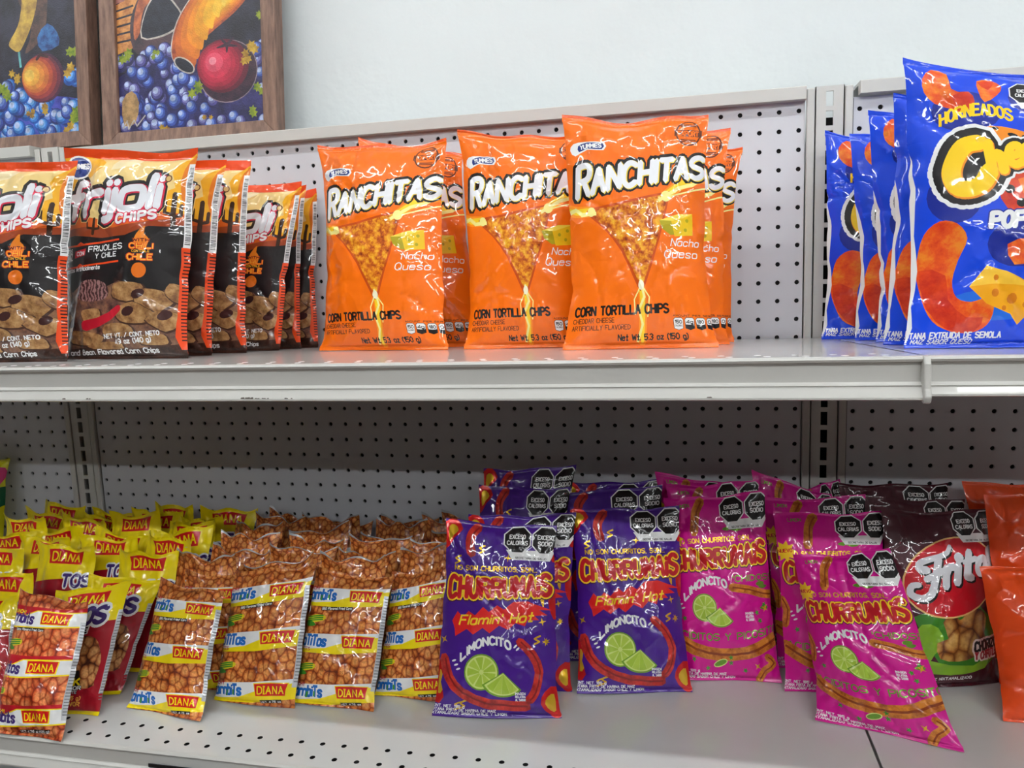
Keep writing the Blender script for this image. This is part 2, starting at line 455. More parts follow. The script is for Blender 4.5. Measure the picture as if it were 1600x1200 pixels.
def glyph(ch, n=3):
    if (ch, n) in GC: return GC[(ch, n)]
    paths = []; mx = 0
    for s in G.get(ch, '').split('|'):
        if not s: continue
        sm = s[0] == '~'
        s = s.lstrip('~')
        p = [(gval(s[i]) / 8.0, gval(s[i + 1]) / 8.0) for i in range(0, len(s), 2)]
        if ch == 'j': p = [(x - .25, y) for x, y in p]
        if ch == '\u00cd' and p[0][1] > 1: p = [(0, 1.2), (.15, 1.35)]
        mx = max(mx, max(q[0] for q in p))
        paths.append(catmull(p, n) if sm and len(p) > 2 else p)
    if ch == ' ': mx = .45
    GC[(ch, n)] = (paths, mx)
    return GC[(ch, n)]

def capsule(a, b, r0, r1, k=3):
    dx, dy = b[0] - a[0], b[1] - a[1]
    L = math.hypot(dx, dy)
    if L < 1e-9:
        return [(a[0] + r0 * math.cos(t), a[1] + r0 * math.sin(t)) for t in [q * math.pi / 4 for q in range(8)]]
    t = math.atan2(dy, dx)
    if k == 0:
        ex = .55
        ux, uy = dx / L, dy / L
        a = (a[0] - ux * r0 * ex, a[1] - uy * r0 * ex); b = (b[0] + ux * r1 * ex, b[1] + uy * r1 * ex)
        return [(a[0] - uy * r0, a[1] + ux * r0), (a[0] + uy * r0, a[1] - ux * r0), (b[0] + uy * r1, b[1] - ux * r1), (b[0] - uy * r1, b[1] + ux * r1)]
    P = []
    for q in range(k + 1):
        w = t + math.pi / 2 + math.pi * q / k
        P.append((a[0] + r0 * math.cos(w), a[1] + r0 * math.sin(w)))
    for q in range(k + 1):
        w = t - math.pi / 2 + math.pi * q / k
        P.append((b[0] + r1 * math.cos(w), b[1] + r1 * math.sin(w)))
    return P

class Art:
    """flat print in metres; later shapes cover earlier ones; one triangulation with a colour per face"""
    def __init__(s, W, H, base, grid=.006, s0=.0, s1=.0):
        s.W, s.H, s.grid, s.s0, s.s1 = W, H, grid, s0, s1
        s.shapes = []; s.mats = [base]; s.ku = 1.0
    def rear(s, reg):
        vs, F, M, R = s.res; m = M[R == reg]
        return s.mats[int(np.bincount(m).argmax())] if len(m) else s.mats[0]
    def mi(s, m):
        if m not in s.mats: s.mats.append(m)
        return s.mats.index(m)
    def poly(s, pts, m):
        s.shapes.append(([(p[0], p[1]) for p in pts], s.mi(m))); return s
    def P(s, pts, m, smooth=0, sc=True):
        """points in fractions of width / height measured from the top left"""
        q = [(p[0] * s.W * s.ku, (1 - p[1]) * s.H) for p in pts]
        if smooth: q = catmull(q + [q[0]], smooth)[:-1]
        return s.poly(q, m)
    def E(s, u, v, ru, rv, m, rot=0, n=20, a0=0, a1=360):
        """ellipse (radii in fractions of the width) or pie slice"""
        cx, cy = u * s.W * s.ku, (1 - v) * s.H; ru *= s.ku
        c, d = math.cos(math.radians(rot)), math.sin(math.radians(rot))
        pts = []
        full = abs(a1 - a0) >= 360
        for k in range(n if full else n + 1):
            t = math.radians(a0 + (a1 - a0) * k / n)
            x, y = ru * s.W * math.cos(t), rv * s.W * math.sin(t)
            pts.append((cx + c * x - d * y, cy + d * x + c * y))
        if not full: pts.append((cx, cy))
        return s.poly(pts, m)
    def L(s, pts, r, m, k=0, r1=None, smooth=0):
        """stroke along fraction points, radius in fractions of the width"""
        q = [(p[0] * s.W * s.ku, (1 - p[1]) * s.H) for p in pts]; r *= .4 + .6 * s.ku
        if smooth: q = catmull(q, smooth)
        n = len(q) - 1
        r1 = r if r1 is None else r1
        for i in range(n):
            ra = (r + (r1 - r) * i / n) * s.W; rb = (r + (r1 - r) * (i + 1) / n) * s.W
            s.poly(capsule(q[i], q[i + 1], ra, rb, k), m)
        return s
    def octo(s, u, v, r, m, ry=None):
        cx, cy = u * s.W * s.ku, (1 - v) * s.H; R = r * s.W; Q = (ry or r) * s.W
        return s.poly([(cx + R * math.cos(math.radians(22.5 + 45 * k)), cy + Q * math.sin(math.radians(22.5 + 45 * k))) for k in range(8)], m)
    def star(s, u, v, r, m, n=10, inner=.6, rot=0):
        cx, cy = u * s.W, (1 - v) * s.H; R = r * s.W
        return s.poly([(cx + R * (1 if k % 2 == 0 else inner) * math.cos(math.radians(rot) + math.pi * k / n), cy + R * (1 if k % 2 == 0 else inner) * math.sin(math.radians(rot) + math.pi * k / n)) for k in range(2 * n)], m)
    def text(s, txt, u, v, u2, h, layers, rise=0.0, arc=0.0, shear=0.0, k=0, n=2, gap=.28, scale=None, fan=0.0, dot=1.15):
        """one line from u to u2 (fractions), v = baseline, h = cap height (fraction of H).
        layers = [(stroke radius / cap height, material)], outermost first; rise lifts the right end,
        arc bows the line, scale(t) varies the size of the letters"""
        hh = h * s.H; u *= s.ku; u2 *= s.ku
        segs = []; x = 0
        tot = sum(glyph(c, n)[1] + gap for c in txt) - gap
        sx = (u2 - u) * s.W / tot
        for c in txt:
            pa, w = glyph(c, n)
            t = (x + w / 2) / tot
            sc = scale(t) if scale else 1.0
            for p in pa:
                q = []
                for (a, b) in p:
                    tt = (x + a) / tot
                    X = u * s.W + sx * (x + a) + shear * b * sc * hh
                    Y = (1 - v) * s.H + rise * s.H * tt + arc * s.H * (4 * tt * (1 - tt)) + b * hh * sc
                    if fan: X += fan * (tt - .5) * b * hh
                    q.append((X, Y))
                segs.append((q, sc))
            x += w + gap
        for rr, m in layers:
            for q, sc in segs:
                r = rr * hh * (sc if sc < 1 else 1)
                if len(q) == 1: s.poly(capsule(q[0], q[0], r * dot, r, 3), m); continue
                for i in range(len(q) - 1): s.poly(capsule(q[i], q[i + 1], r, r, k), m)
        return s
    def build(s):
        pts = []; edges = []
        W, H, g = s.W, s.H, s.grid
        # outline and seal lines
        base = [(0, 0), (W, 0), (W, H), (0, H)]
        pts += base; edges += [(0, 1), (1, 2), (2, 3), (3, 0)]; polys = []
        for vv in (s.s0, 1 - s.s1):
            if 0 < vv < 1:
                nn = max(4, int(W / g)); k = len(pts); pts += [(W * i / nn, vv * H) for i in range(nn + 1)]; edges += [(k + i, k + i + 1) for i in range(nn)]
        # grid: denser towards the side edges where the pouch curves
        nu = max(4, int(W / g)); nv = max(4, int(H / g))
        us = [(.5 - .5 * math.cos(math.pi * i / nu)) * .35 + .65 * i / nu for i in range(nu + 1)]
        rnd = random.Random(1)
        for j in range(nv + 1):
            for i in range(nu + 1):
                jx = 0 if i in (0, nu) else rnd.uniform(-.12, .12) * g
                jy = 0 if j in (0, nv) else rnd.uniform(-.12, .12) * g
                pts.append((us[i] * W + jx, H * j / nv + jy))
        for vv0, vv1 in ((0, s.s0), (1 - s.s1, 1)):
            if vv1 - vv0 > .005:
                for q in (.33, .66):
                    for i in range(nu + 1): pts.append((us[i] * W, (vv0 + (vv1 - vv0) * q) * H + .0001))
        eps = 2e-5
        for sh, m in s.shapes:
            q = []
            for p in sh:
                # shapes are clipped simply by clamping to a margin outside the print
                q.append((min(max(p[0], -.02), W + .02), min(max(p[1], -.02), H + .02)))
            if all(p[0] <= 0 for p in q) or all(p[0] >= W for p in q) or all(p[1] <= 0 for p in q) or all(p[1] >= H for p in q): continue
            r = [q[0]]
            for p in q[1:]:
                if abs(p[0] - r[-1][0]) + abs(p[1] - r[-1][1]) > eps * 3: r.append(p)
            if len(r) > 2 and abs(r[0][0] - r[-1][0]) + abs(r[0][1] - r[-1][1]) < eps * 3: r.pop()
            if len(r) < 3: continue
            polys.append((np.array(r), m))
            q = []
            for i in range(len(r)):      # long straight edges follow the curved film in short steps
                a, b = r[i], r[(i + 1) % len(r)]
                nn = max(1, int(math.hypot(b[0] - a[0], b[1] - a[1]) / (g * 1.1)))
                q += [(a[0] + (b[0] - a[0]) * j / nn, a[1] + (b[1] - a[1]) * j / nn) for j in range(nn)]
            k = len(pts); pts += q; edges += [(k + i, k + (i + 1) % len(q)) for i in range(len(q))]
        res = delaunay_2d_cdt([Vector(p) for p in pts], edges, [], 0, eps, False)
        vs = np.array([(v.x, v.y) for v in res[0]])
        F = np.array(res[2], int)
        c = vs[F].mean(1)
        F = F[(c[:, 0] > 0) & (c[:, 0] < W) & (c[:, 1] > 0) & (c[:, 1] < H)]
        c = vs[F].mean(1); o = np.argsort(c[:, 0]); F = F[o]; c = c[o]
        cx, cy = c[:, 0], c[:, 1]
        M = np.zeros(len(F), int)
        for q, m in polys:      # later shapes win; winding test on the triangle centres
            i0, i1 = np.searchsorted(cx, q[:, 0].min()), np.searchsorted(cx, q[:, 0].max())
            if i1 <= i0: continue
            idx = np.arange(i0, i1)
            idx = idx[(cy[i0:i1] > q[:, 1].min()) & (cy[i0:i1] < q[:, 1].max())]
            if not len(idx): continue
            X = cx[idx]; Y = cy[idx]; wn = np.zeros(len(idx), int)
            for k in range(len(q)):
                x1, y1 = q[k]; x2, y2 = q[(k + 1) % len(q)]
                up = (y1 <= Y) & (y2 > Y); dn = (y1 > Y) & (y2 <= Y)
                cr = (x2 - x1) * (Y - y1) - (X - x1) * (y2 - y1)
                wn += (up & (cr > 0)).astype(int) - (dn & (cr < 0)).astype(int)
            M[idx[wn != 0]] = m
        a = vs[F[:, 0]]; b = vs[F[:, 1]]; c = vs[F[:, 2]]
        ar = (b[:, 0] - a[:, 0]) * (c[:, 1] - a[:, 1]) - (b[:, 1] - a[:, 1]) * (c[:, 0] - a[:, 0])
        F[ar < 0] = F[ar < 0][:, ::-1]
        keep = np.abs(ar) > 1e-12
        F = F[keep]; M = M[keep]
        cy = vs[F].mean(1)[:, 1] / H
        reg = np.where(cy < s.s0, 1, np.where(cy > 1 - s.s1, 2, 0))
        s.res = (vs, F, M, reg)
        return s.res

# ---------------------------------------------------------------- bag shape
class Shape:
    def __init__(s, corners, W, H, s0, s1, T=.03, Tb=.022, seed=0, crease=34, amp=1.0, peak=.85, flare=.07, topw=.004, dip=.004, lean=0.0, slump=0.0):
        s.c = [np.array(q, float) for q in corners]     # TL TR BL BR in local space
        s.W, s.H, s.s0, s.s1, s.T, s.Tb = W, H, s0, s1, T, Tb
        r = np.random.RandomState(seed)
        h = s.c[1] + s.c[3] - s.c[0] - s.c[2]; v = s.c[0] + s.c[1] - s.c[2] - s.c[3]
        n = np.cross(h, v); s.n = n / np.linalg.norm(n); s.up = v / np.linalg.norm(v); s.h = h / np.linalg.norm(h)
        s.peak = peak; s.flare = flare; s.lean = lean; s.slump = slump
        s.tp = (topw, r.uniform(2.2, 4.2), r.uniform(0, 6.28), topw * .5, r.uniform(5, 8), r.uniform(0, 6.28))
        s.dp = (dip, r.uniform(1.5, 3.2), r.uniform(0, 6.28))
        s.pl = [(r.uniform(9, 26), r.uniform(0, 6.28)) for _ in range(4)]
        s.sil = [(r.uniform(4, 9), r.uniform(0, 6.28), r.uniform(.003, .011)) for _ in range(4)]
        s.nt = [(sg, r.uniform(.10, .92), r.uniform(.015, .06), r.uniform(.008, .034)) for sg in (-1, 1) for _ in range(4)]
        C = []
        for _ in range(crease):
            kind = r.rand()
            if kind < .4:      # radiating from corners / side edges
                cx = r.choice([-1, 1]) * r.uniform(.45, .95); cy = r.choice([r.uniform(.05, .3), r.uniform(.7, .95)])
                ang = math.atan2((cy - .5) * H, cx * W / 2) + r.uniform(-.5, .5)
            elif kind < .75:
                cx = r.uniform(-.95, .95); cy = r.uniform(.05, .95); ang = r.choice([0, 1.57]) + r.normal() * .5
            else:
                cx = r.uniform(-.8, .8); cy = r.choice([r.uniform(.05, .15), r.uniform(.85, .95)]); ang = 1.57 + r.normal() * .35
            if _ % 5 == 0: C.append((cx * W / 2, (cy - .5) * H, ang, r.uniform(.28, .5) * H, r.uniform(.0022, .0035), r.choice([-1, 1]) * r.uniform(.7, 1) * .0024 * amp))
            else: C.append((cx * W / 2, (cy - .5) * H, ang, r.uniform(.08, .28) * H, r.uniform(.0020, .006), r.choice([-1, 1]) * r.uniform(.4, 1) * .0020 * amp))
        s.C = C
        s.D = [(r.uniform(-1, 1) * W / 2, (r.uniform(0, 1) - .5) * H, r.uniform(.012, .03), r.uniform(-.0035, .0025) * amp) for _ in range(8)]
    def f(s, x, y, side):
        u = 2 * x / s.W - 1; v = y / s.H
        t = np.clip((v - s.s0) / (1 - s.s0 - s.s1), 0, 1)
        env = np.sin(math.pi * t ** s.peak) ** .55
        sil = sum(a * np.sin(w * v + p) for w, p, a in s.sil)
        nch = sum(am * np.exp(-((v - c) / w) ** 2) * (np.sign(u) == sg) for sg, c, w, am in s.nt) * np.abs(u) ** 3
        us = u * (1 - s.flare * env + sil * env - nch * env)
        a = (us + 1) / 2; b = v
        P = ((1 - a) * b)[:, None] * s.c[0] + (a * b)[:, None] * s.c[1] + ((1 - a) * (1 - b))[:, None] * s.c[2] + (a * (1 - b))[:, None] * s.c[3]
        edge = np.clip(1 - np.abs(u) ** 2.4, 0, 1) ** .75
        em = 1 - np.abs(u) ** 12
        T = s.T if side > 0 else s.Tb
        d = T * env * edge
        w = np.zeros_like(x)
        sd = 0 if side > 0 else .013
        X = x - s.W / 2 + sd; Y = y - s.H / 2 + sd
        for cx, cy, an, L, wd, am in s.C:
            ca, sa = math.cos(an), math.sin(an)
            al = (X - cx) * ca + (Y - cy) * sa; ac = -(X - cx) * sa + (Y - cy) * ca + .15 * al * al / L
            w += am * np.exp(-(al / L) ** 2) * np.exp(-np.sqrt(ac * ac + (wd * .35) ** 2) / wd)
        for cx, cy, wd, am in s.D:
            w += am * np.exp(-((X - cx) ** 2 + (Y - cy) ** 2) / wd ** 2)
        pt = np.exp(-(1 - t) / .10); pb = np.exp(-t / .08)
        w += .0011 * (np.sin(s.pl[0][0] * u + s.pl[0][1]) + .7 * np.sin(s.pl[1][0] * 1.7 * u + s.pl[1][1])) * pt * (t < 1)
        w += .0011 * (np.sin(s.pl[2][0] * u + s.pl[2][1]) + .7 * np.sin(s.pl[3][0] * 1.7 * u + s.pl[3][1])) * pb * (t > 0)
        ins = np.clip(t / .04, 0, 1) * np.clip((1 - t) / .04, 0, 1)
        d = np.maximum(d + w * ins * np.minimum(1, edge * 2.2) * side * side, .00035 * em)
        # crimped ridges in the seals
        ts = np.clip((v - (1 - s.s1)) / .01, 0, 1) + np.clip((s.s0 - v) / .01, 0, 1)
        cr = .00022 * np.sin(y * 2 * math.pi / .0042) * ts
        q = (d * side + cr)
        ft = np.clip((v - .80) / .20, 0, 1) ** 2
        fb = np.clip((.10 - v) / .10, 0, 1) ** 2
        q = q + ft * (s.tp[0] * np.sin(s.tp[1] * u + s.tp[2]) + s.tp[3] * np.sin(s.tp[4] * u + s.tp[5])) + fb * .003 * (np.sin(3 * u + s.tp[2]) + 1)
        q = q + s.lean * np.clip((v - .82) / .18, 0, 1) ** 1.6
        P = P + q[:, None] * s.n
        dz = ft * s.dp[0] * (.45 * np.cos(s.dp[1] * 2 * u + s.dp[2]) - .85) * (1 - np.abs(u) ** 2.5)
        P = P + dz[:, None] * s.up
        if s.slump: P = P + (s.slump * np.sin(math.pi * v) )[:, None] * s.n
        return P
    def normals(s, x, y, side):
        e = .0006
        a = s.f(x + e, y, side) - s.f(x - e, y, side); b = s.f(x, y + e, side) - s.f(x, y - e, side)
        n = np.cross(a, b) * side
        return n / np.maximum(np.linalg.norm(n, axis=1), 1e-12)[:, None]

def sheet(name, parent, shp, pieces, clampz=None):
    """join front and back pieces [(art, region, side)] into one mesh"""
    VS = []; FS = []; MS = []; NS = []; UV = []; slots = []; k = 0
    for pc_ in pieces:
        art, reg, side = pc_[:3]
        vs, F, M, R = art.res
        sel = (R == reg)
        F2 = F[sel]; M2 = M[sel]
        if not len(F2): continue
        used, inv = np.unique(F2, return_inverse=True)
        F2 = inv.reshape(F2.shape)
        p = vs[used]
        x, y = p[:, 0] * shp.W / art.W, p[:, 1] * shp.H / art.H
        if clampz is not None:
            pass
        P = shp.f(x, y, side); Nn = shp.normals(x, y, side)
        if side < 0: F2 = F2[:, ::-1]
        mm = []
        for m in art.mats:
            if len(pc_) > 3: m = pc_[3]      # plain reverse of a seal
            if m not in slots: slots.append(m)
            mm.append(slots.index(m))
        VS.append(P); NS.append(Nn); UV.append(p if side > 0 else p + [0, .5]); FS.append(F2 + k); MS.append(np.array(mm)[M2]); k += len(P)
    V = np.vstack(VS); Fa = np.vstack(FS); Ma = np.concatenate(MS); Na = np.vstack(NS); U = np.vstack(UV)
    if clampz is not None: V[:, 2] = np.maximum(V[:, 2], clampz)
    # drop unused colours
    us = np.unique(Ma); rem = {int(a): i for i, a in enumerate(us)}
    Ma = np.array([rem[int(a)] for a in Ma], dtype=np.int32)
    me = bpy.data.meshes.new(name)
    me.vertices.add(len(V)); me.vertices.foreach_set('co', V.ravel())
    me.loops.add(Fa.size); me.loops.foreach_set('vertex_index', Fa.ravel().astype(np.int32))
    me.polygons.add(len(Fa)); me.polygons.foreach_set('loop_start', np.arange(0, Fa.size, 3, dtype=np.int32))
    for a in us: me.materials.append(slots[int(a)])
    me.polygons.foreach_set('material_index', Ma)
    me.polygons.foreach_set('use_smooth', np.ones(len(Fa), bool))
    uvl = me.uv_layers.new(name='art'); uvl.data.foreach_set('uv', U[Fa.ravel()].ravel())
    me.update(calc_edges=True)
    me.normals_split_custom_set_from_vertices([tuple(q) for q in Na])
    return link(bpy.data.objects.new(name, me), parent)

def bag(name, front, back, TL, TR, BL, BR, label, cat='snack bag', group=None, seed=0, **kw):
    TL, TR, BL, BR = (np.array(q, float) for q in (TL, TR, BL, BR))
    o = (BL + BR) / 2
    t = empty(name, tuple(o), label, cat, group)
    W = (np.linalg.norm(TR - TL) + np.linalg.norm(BR - BL)) / 2
    H = (np.linalg.norm(TL - BL) + np.linalg.norm(TR - BR)) / 2
    shp = Shape([TL - o, TR - o, BL - o, BR - o], W, H, front.s0, front.s1, seed=seed, **kw)
    cz = .0006 - .0
    sheet('pouch', t, shp, [(front, 0, 1), (back, 0, -1)], cz)
    sheet('top_seal', t, shp, [(front, 2, 1), (front, 2, -1, back.rear(2))], cz)
    sheet('bottom_seal', t, shp, [(front, 1, 1), (front, 1, -1, back.rear(1))], cz)
    return t
# ---------------------------------------------------------------- inks
F_ = film
orange_f = F_('orange_film', (246, 112, 3)); orange_seal = orange_f
black_i = F_('black_ink', (18, 15, 16)); white_i = F_('white_ink', (238, 238, 238)); grey_i = F_('grey_ink', (120, 120, 122))
navy_i = F_('navy_ink', (34, 52, 120)); brown_i = F_('brown_ink', (92, 40, 14))
yel_glow = F_('lightning_yellow', (255, 214, 40)); pale_glow = F_('lightning_pale', (255, 243, 150)); org2 = F_('deep_orange_ink', (232, 84, 12))
chip_t = F_('chip_print', tex=('speckle', 95.0, [(.33, (120, 40, 10)), (.45, (196, 90, 18)), (.55, (232, 150, 30)), (.68, (246, 196, 60))]))
cheese_y = F_('cheese_yellow', (240, 196, 24)); cheese_g = F_('cheese_shadow_green', (176, 160, 20))
silver_b = F_('silver_back_film', (186, 188, 192), rough=.34, metal=.2)

def yummies(A, u, v, w, h):
    A.P([(u, v + h * .55), (u + w * .1, v + h * .1), (u + w * .45, v), (u + w, v + h * .12), (u + w * .97, v + h * .75), (u + w * .5, v + h * .62), (u + w * .15, v + h)], white_i, 2)
    A.P([(u + w * .24, v + h * .28), (u + w * .5, v + h * .08), (u + w * .95, v + h * .2), (u + w * .92, v + h * .66), (u + w * .5, v + h * .54), (u + w * .26, v + h * .74)], navy_i, 2)
    A.text('YUMMIES', u + w * .30, v + h * .56, u + w * .9, h * .30, [(.13, white_i)], rise=.003, arc=.003)

def nutri(A, u, v, k, w):
    A.text('AMOUNT PER SERVING', u, v - .004, u + w * k + .02, .007, [(.12, black_i)], n=1)
    for i, s in enumerate(['150', '4g', '180', '0g'][:k]):
        x = u + i * w
        A.P([(x, v + .008), (x + w * .15, v), (x + w * .75, v), (x + w * .9, v + .008), (x + w * .86, v + .045), (x + w * .45, v + .052), (x + w * .04, v + .045)], black_i)
        A.P([(x + w * .04, v + .009), (x + w * .17, v + .002), (x + w * .73, v + .002), (x + w * .86, v + .009), (x + w * .82, v + (.044 if i == 0 else .028)), (x + w * .45, v + (.05 if i == 0 else .03)), (x + w * .08, v + (.044 if i == 0 else .028))], white_i)
        A.text(s, x + w * .16, v + .024, x + w * .74, .013, [(.115, black_i)], n=1)
        if i == 0: A.text('CALORIES', x + w * .14, v + .036, x + w * .76, .006, [(.13, grey_i)], n=1)

def exceso(A, u, v, r, seam=True, small=False, plate=True):
    """two black octagonal nutrition warnings side by side on a white backing"""
    asp = A.W / A.H
    gap = r * 2.02
    if plate:
        A.P([(u - r * .8, v + r * .75 * asp), (u + gap + r * .8, v + r * .75 * asp), (u + gap + r * .35, v + r * 1.42 * asp), (u - r * .35 + 0, v + r * 1.42 * asp)], white_i)
        A.text('SECRETARIA DE SALUD', u - r * .1, v + r * 1.33 * asp, u + gap + r * .1, .009, [(.115, black_i)], n=1)
    for k, (a, b) in enumerate((('EXCESO', 'CALORIAS'), ('EXCESO', 'SODIO'))):
        x = u + k * gap
        A.octo(x, v, r * 1.06, white_i); A.octo(x, v, r * .97, black_i)
        if not small:
            w = r * .66
            A.text(a, x - w * .85, v - r * .06 * asp, x + w * .85, r * .27 * asp, [(.115, white_i)], n=1)
            ww = w if b == 'CALORIAS' else w * .7
            A.text(b, x - ww * 1.1, v + r * .38 * asp, x + ww * 1.1, r * .27 * asp, [(.115, white_i)], n=1)

def bars(A, u, u2, v, v2, ink, bg, n=40, seed=3):
    A.P([(u, v), (u2, v), (u2, v2), (u, v2)], bg)
    r = random.Random(seed); y = v + .004
    while y < v2 - .004:
        h = r.choice([.0015, .0025, .004]); A.P([(u + (u2 - u) * .15, y), (u2 - (u2 - u) * .1, y), (u2 - (u2 - u) * .1, y + h), (u + (u2 - u) * .15, y + h)], ink); y += h + r.choice([.0018, .003, .004])

# ---- orange tortilla chip bag
def art_ranch():
    A = Art(.185, .278, orange_f, .0043, .022, .028)
    A.P([(0, .0), (1, .0), (1, .012), (0, .012)], org2)
    # lightning
    for pts, r in (([(.70, .375), (.86, .30), (1.0, .275)], .035), ([(.16, .43), (.06, .425), (0, .41)], .035), ([(.52, .74), (.53, .83), (.52, .97)], .026)):
        A.L(pts, r, F_('glow_orange', (255, 150, 20)), 3, smooth=2); A.L(pts, r * .72, yel_glow, 3, r * .4, smooth=2)
    # chip
    A.P([(.13, .425), (.35, .402), (.72, .352), (.735, .37), (.66, .55), (.55, .74), (.52, .762), (.495, .75), (.38, .60), (.25, .50)], F_('chip_edge', (196, 74, 14)), 2)
    A.P([(.16, .43), (.36, .412), (.71, .362), (.72, .375), (.645, .55), (.535, .735), (.515, .745), (.40, .60), (.27, .50)], chip_t, 2)
    for pts, r in (([(.66, .39), (.80, .335), (.90, .315), (1, .27)], .012), ([(.20, .44), (.10, .44), (.05, .415), (0, .42)], .012), ([(.515, .72), (.54, .79), (.50, .84), (.525, .90), (.49, .97)], .008),
                   ([(.52, .74), (.575, .79), (.56, .87)], .004), ([(.52, .74), (.47, .80), (.475, .86)], .004), ([(.70, .38), (.88, .345), (1, .32)], .005)):
        A.L(pts, r, pale_glow, 0)
    A.E(.71, .372, .035, .035, pale_glow); A.E(.17, .432, .03, .03, pale_glow); A.E(.52, .742, .02, .03, F_('glow_white', (255, 250, 215)))
    # cheese
    A.P([(.66, .475), (.79, .447), (.90, .44), (.90, .53), (.74, .535), (.68, .51)], cheese_g); A.P([(.74, .462), (.90, .44), (.905, .53), (.77, .54)], cheese_y)
    A.P([(.66, .475), (.79, .447), (.90, .44), (.76, .475)], F_('cheese_top', (250, 222, 80)))
    for a, b in ((.80, .49), (.86, .47), (.85, .51)): A.E(a, b, .012, .012, cheese_g, n=8)
    A.text('Nacho', .74, .580, .95, .030, [(.07, white_i)], shear=.25, rise=.004); A.text('Queso', .69, .630, .93, .032, [(.07, white_i)], shear=.25, rise=.004)
    # logo
    sc = lambda t: 1.28 if t < .13 else 1.0 - .12 * t
    A.text('RANCHITAS', .07, .365, .975, .100, [(.275, black_i)], rise=.088, shear=.10, k=3, n=3, gap=.26, scale=sc)
    A.text('RANCHITAS', .075, .367, .98, .100, [(.148, F_('logo_yellow_edge', (238, 205, 60)))], rise=.088, shear=.10, k=2, n=3, gap=.26, scale=sc)
    A.text('RANCHITAS', .07, .365, .975, .100, [(.128, F_('logo_white', (240, 240, 244)))], rise=.088, shear=.10, k=2, n=3, gap=.26, scale=sc)
    yummies(A, .035, .125, .25, .06)
    # export stamp
    A.E(.87, .085, .088, .088, brown_i); A.E(.87, .085, .078, .078, orange_f); A.P([(.775, .07), (.965, .07), (.965, .10), (.775, .10)], brown_i)
    A.text('EXPORT', .80, .096, .94, .02, [(.15, orange_f)], n=1)
    for q in (.045, .052, .116, .124): A.L([(.82, q), (.92, q)], .004, brown_i)
    # text
    A.text('CORN TORTILLA CHIPS', .055, .862, .70, .034, [(.13, black_i)], rise=.008, k=0)
    A.text('CHEDDAR CHEESE', .045, .893, .33, .018, [(.09, brown_i)], rise=.003, n=1)
    A.text('ARTIFICIALLY FLAVORED', .04, .922, .44, .018, [(.09, brown_i)], rise=.003, n=1)
    A.text('Net Wt. 5.3 oz (150 g)', .36, .965, .82, .023, [(.115, black_i)], rise=.003, n=1)
    nutri(A, .73, .875, 4, .078)
    A.build(); return A

# ---- dark bean and chile corn chip bag
cream_f = F_('cream_sky', (236, 204, 132)); amber_f = F_('amber_sky', (236, 170, 30)); seal_red = F_('orange_red_seal', (226, 72, 22)); dune = F_('dune_brown', (150, 62, 28)); dune2 = F_('dune_orange', (212, 92, 22)); night_f = F_('night_black', (26, 22, 24)); crim = F_('crimson_ink', (196, 24, 62))
beanchips = F_('bean_chip_print', tex=('speckle', 42.0, [(.34, (44, 26, 24)), (.46, (92, 62, 56)), (.56, (126, 88, 66)), (.7, (150, 112, 78))]))
chip_tan = F_('bean_chip_tan', tex=('speckle', 90.0, [(.34, (110, 72, 44)), (.5, (156, 114, 70)), (.66, (186, 146, 98))])); chip_rim = F_('bean_chip_rim', (66, 38, 28))
bark = F_('dark_brown_print', tex=('speckle', 60.0, [(.35, (30, 18, 14)), (.6, (74, 44, 34))]))
cactus_i = F_('cactus_ink', (54, 28, 12))
def cactus(A, u, v, h, w=.016):
    A.L([(u, v), (u + .004, v - h)], w, cactus_i, 3); A.L([(u, v - h * .35), (u - .05, v - h * .42), (u - .052, v - h * .75)], w * .7, cactus_i, 3); A.L([(u, v - h * .3), (u + .045, v - h * .36), (u + .047, v - h * .66)], w * .7, cactus_i, 3)
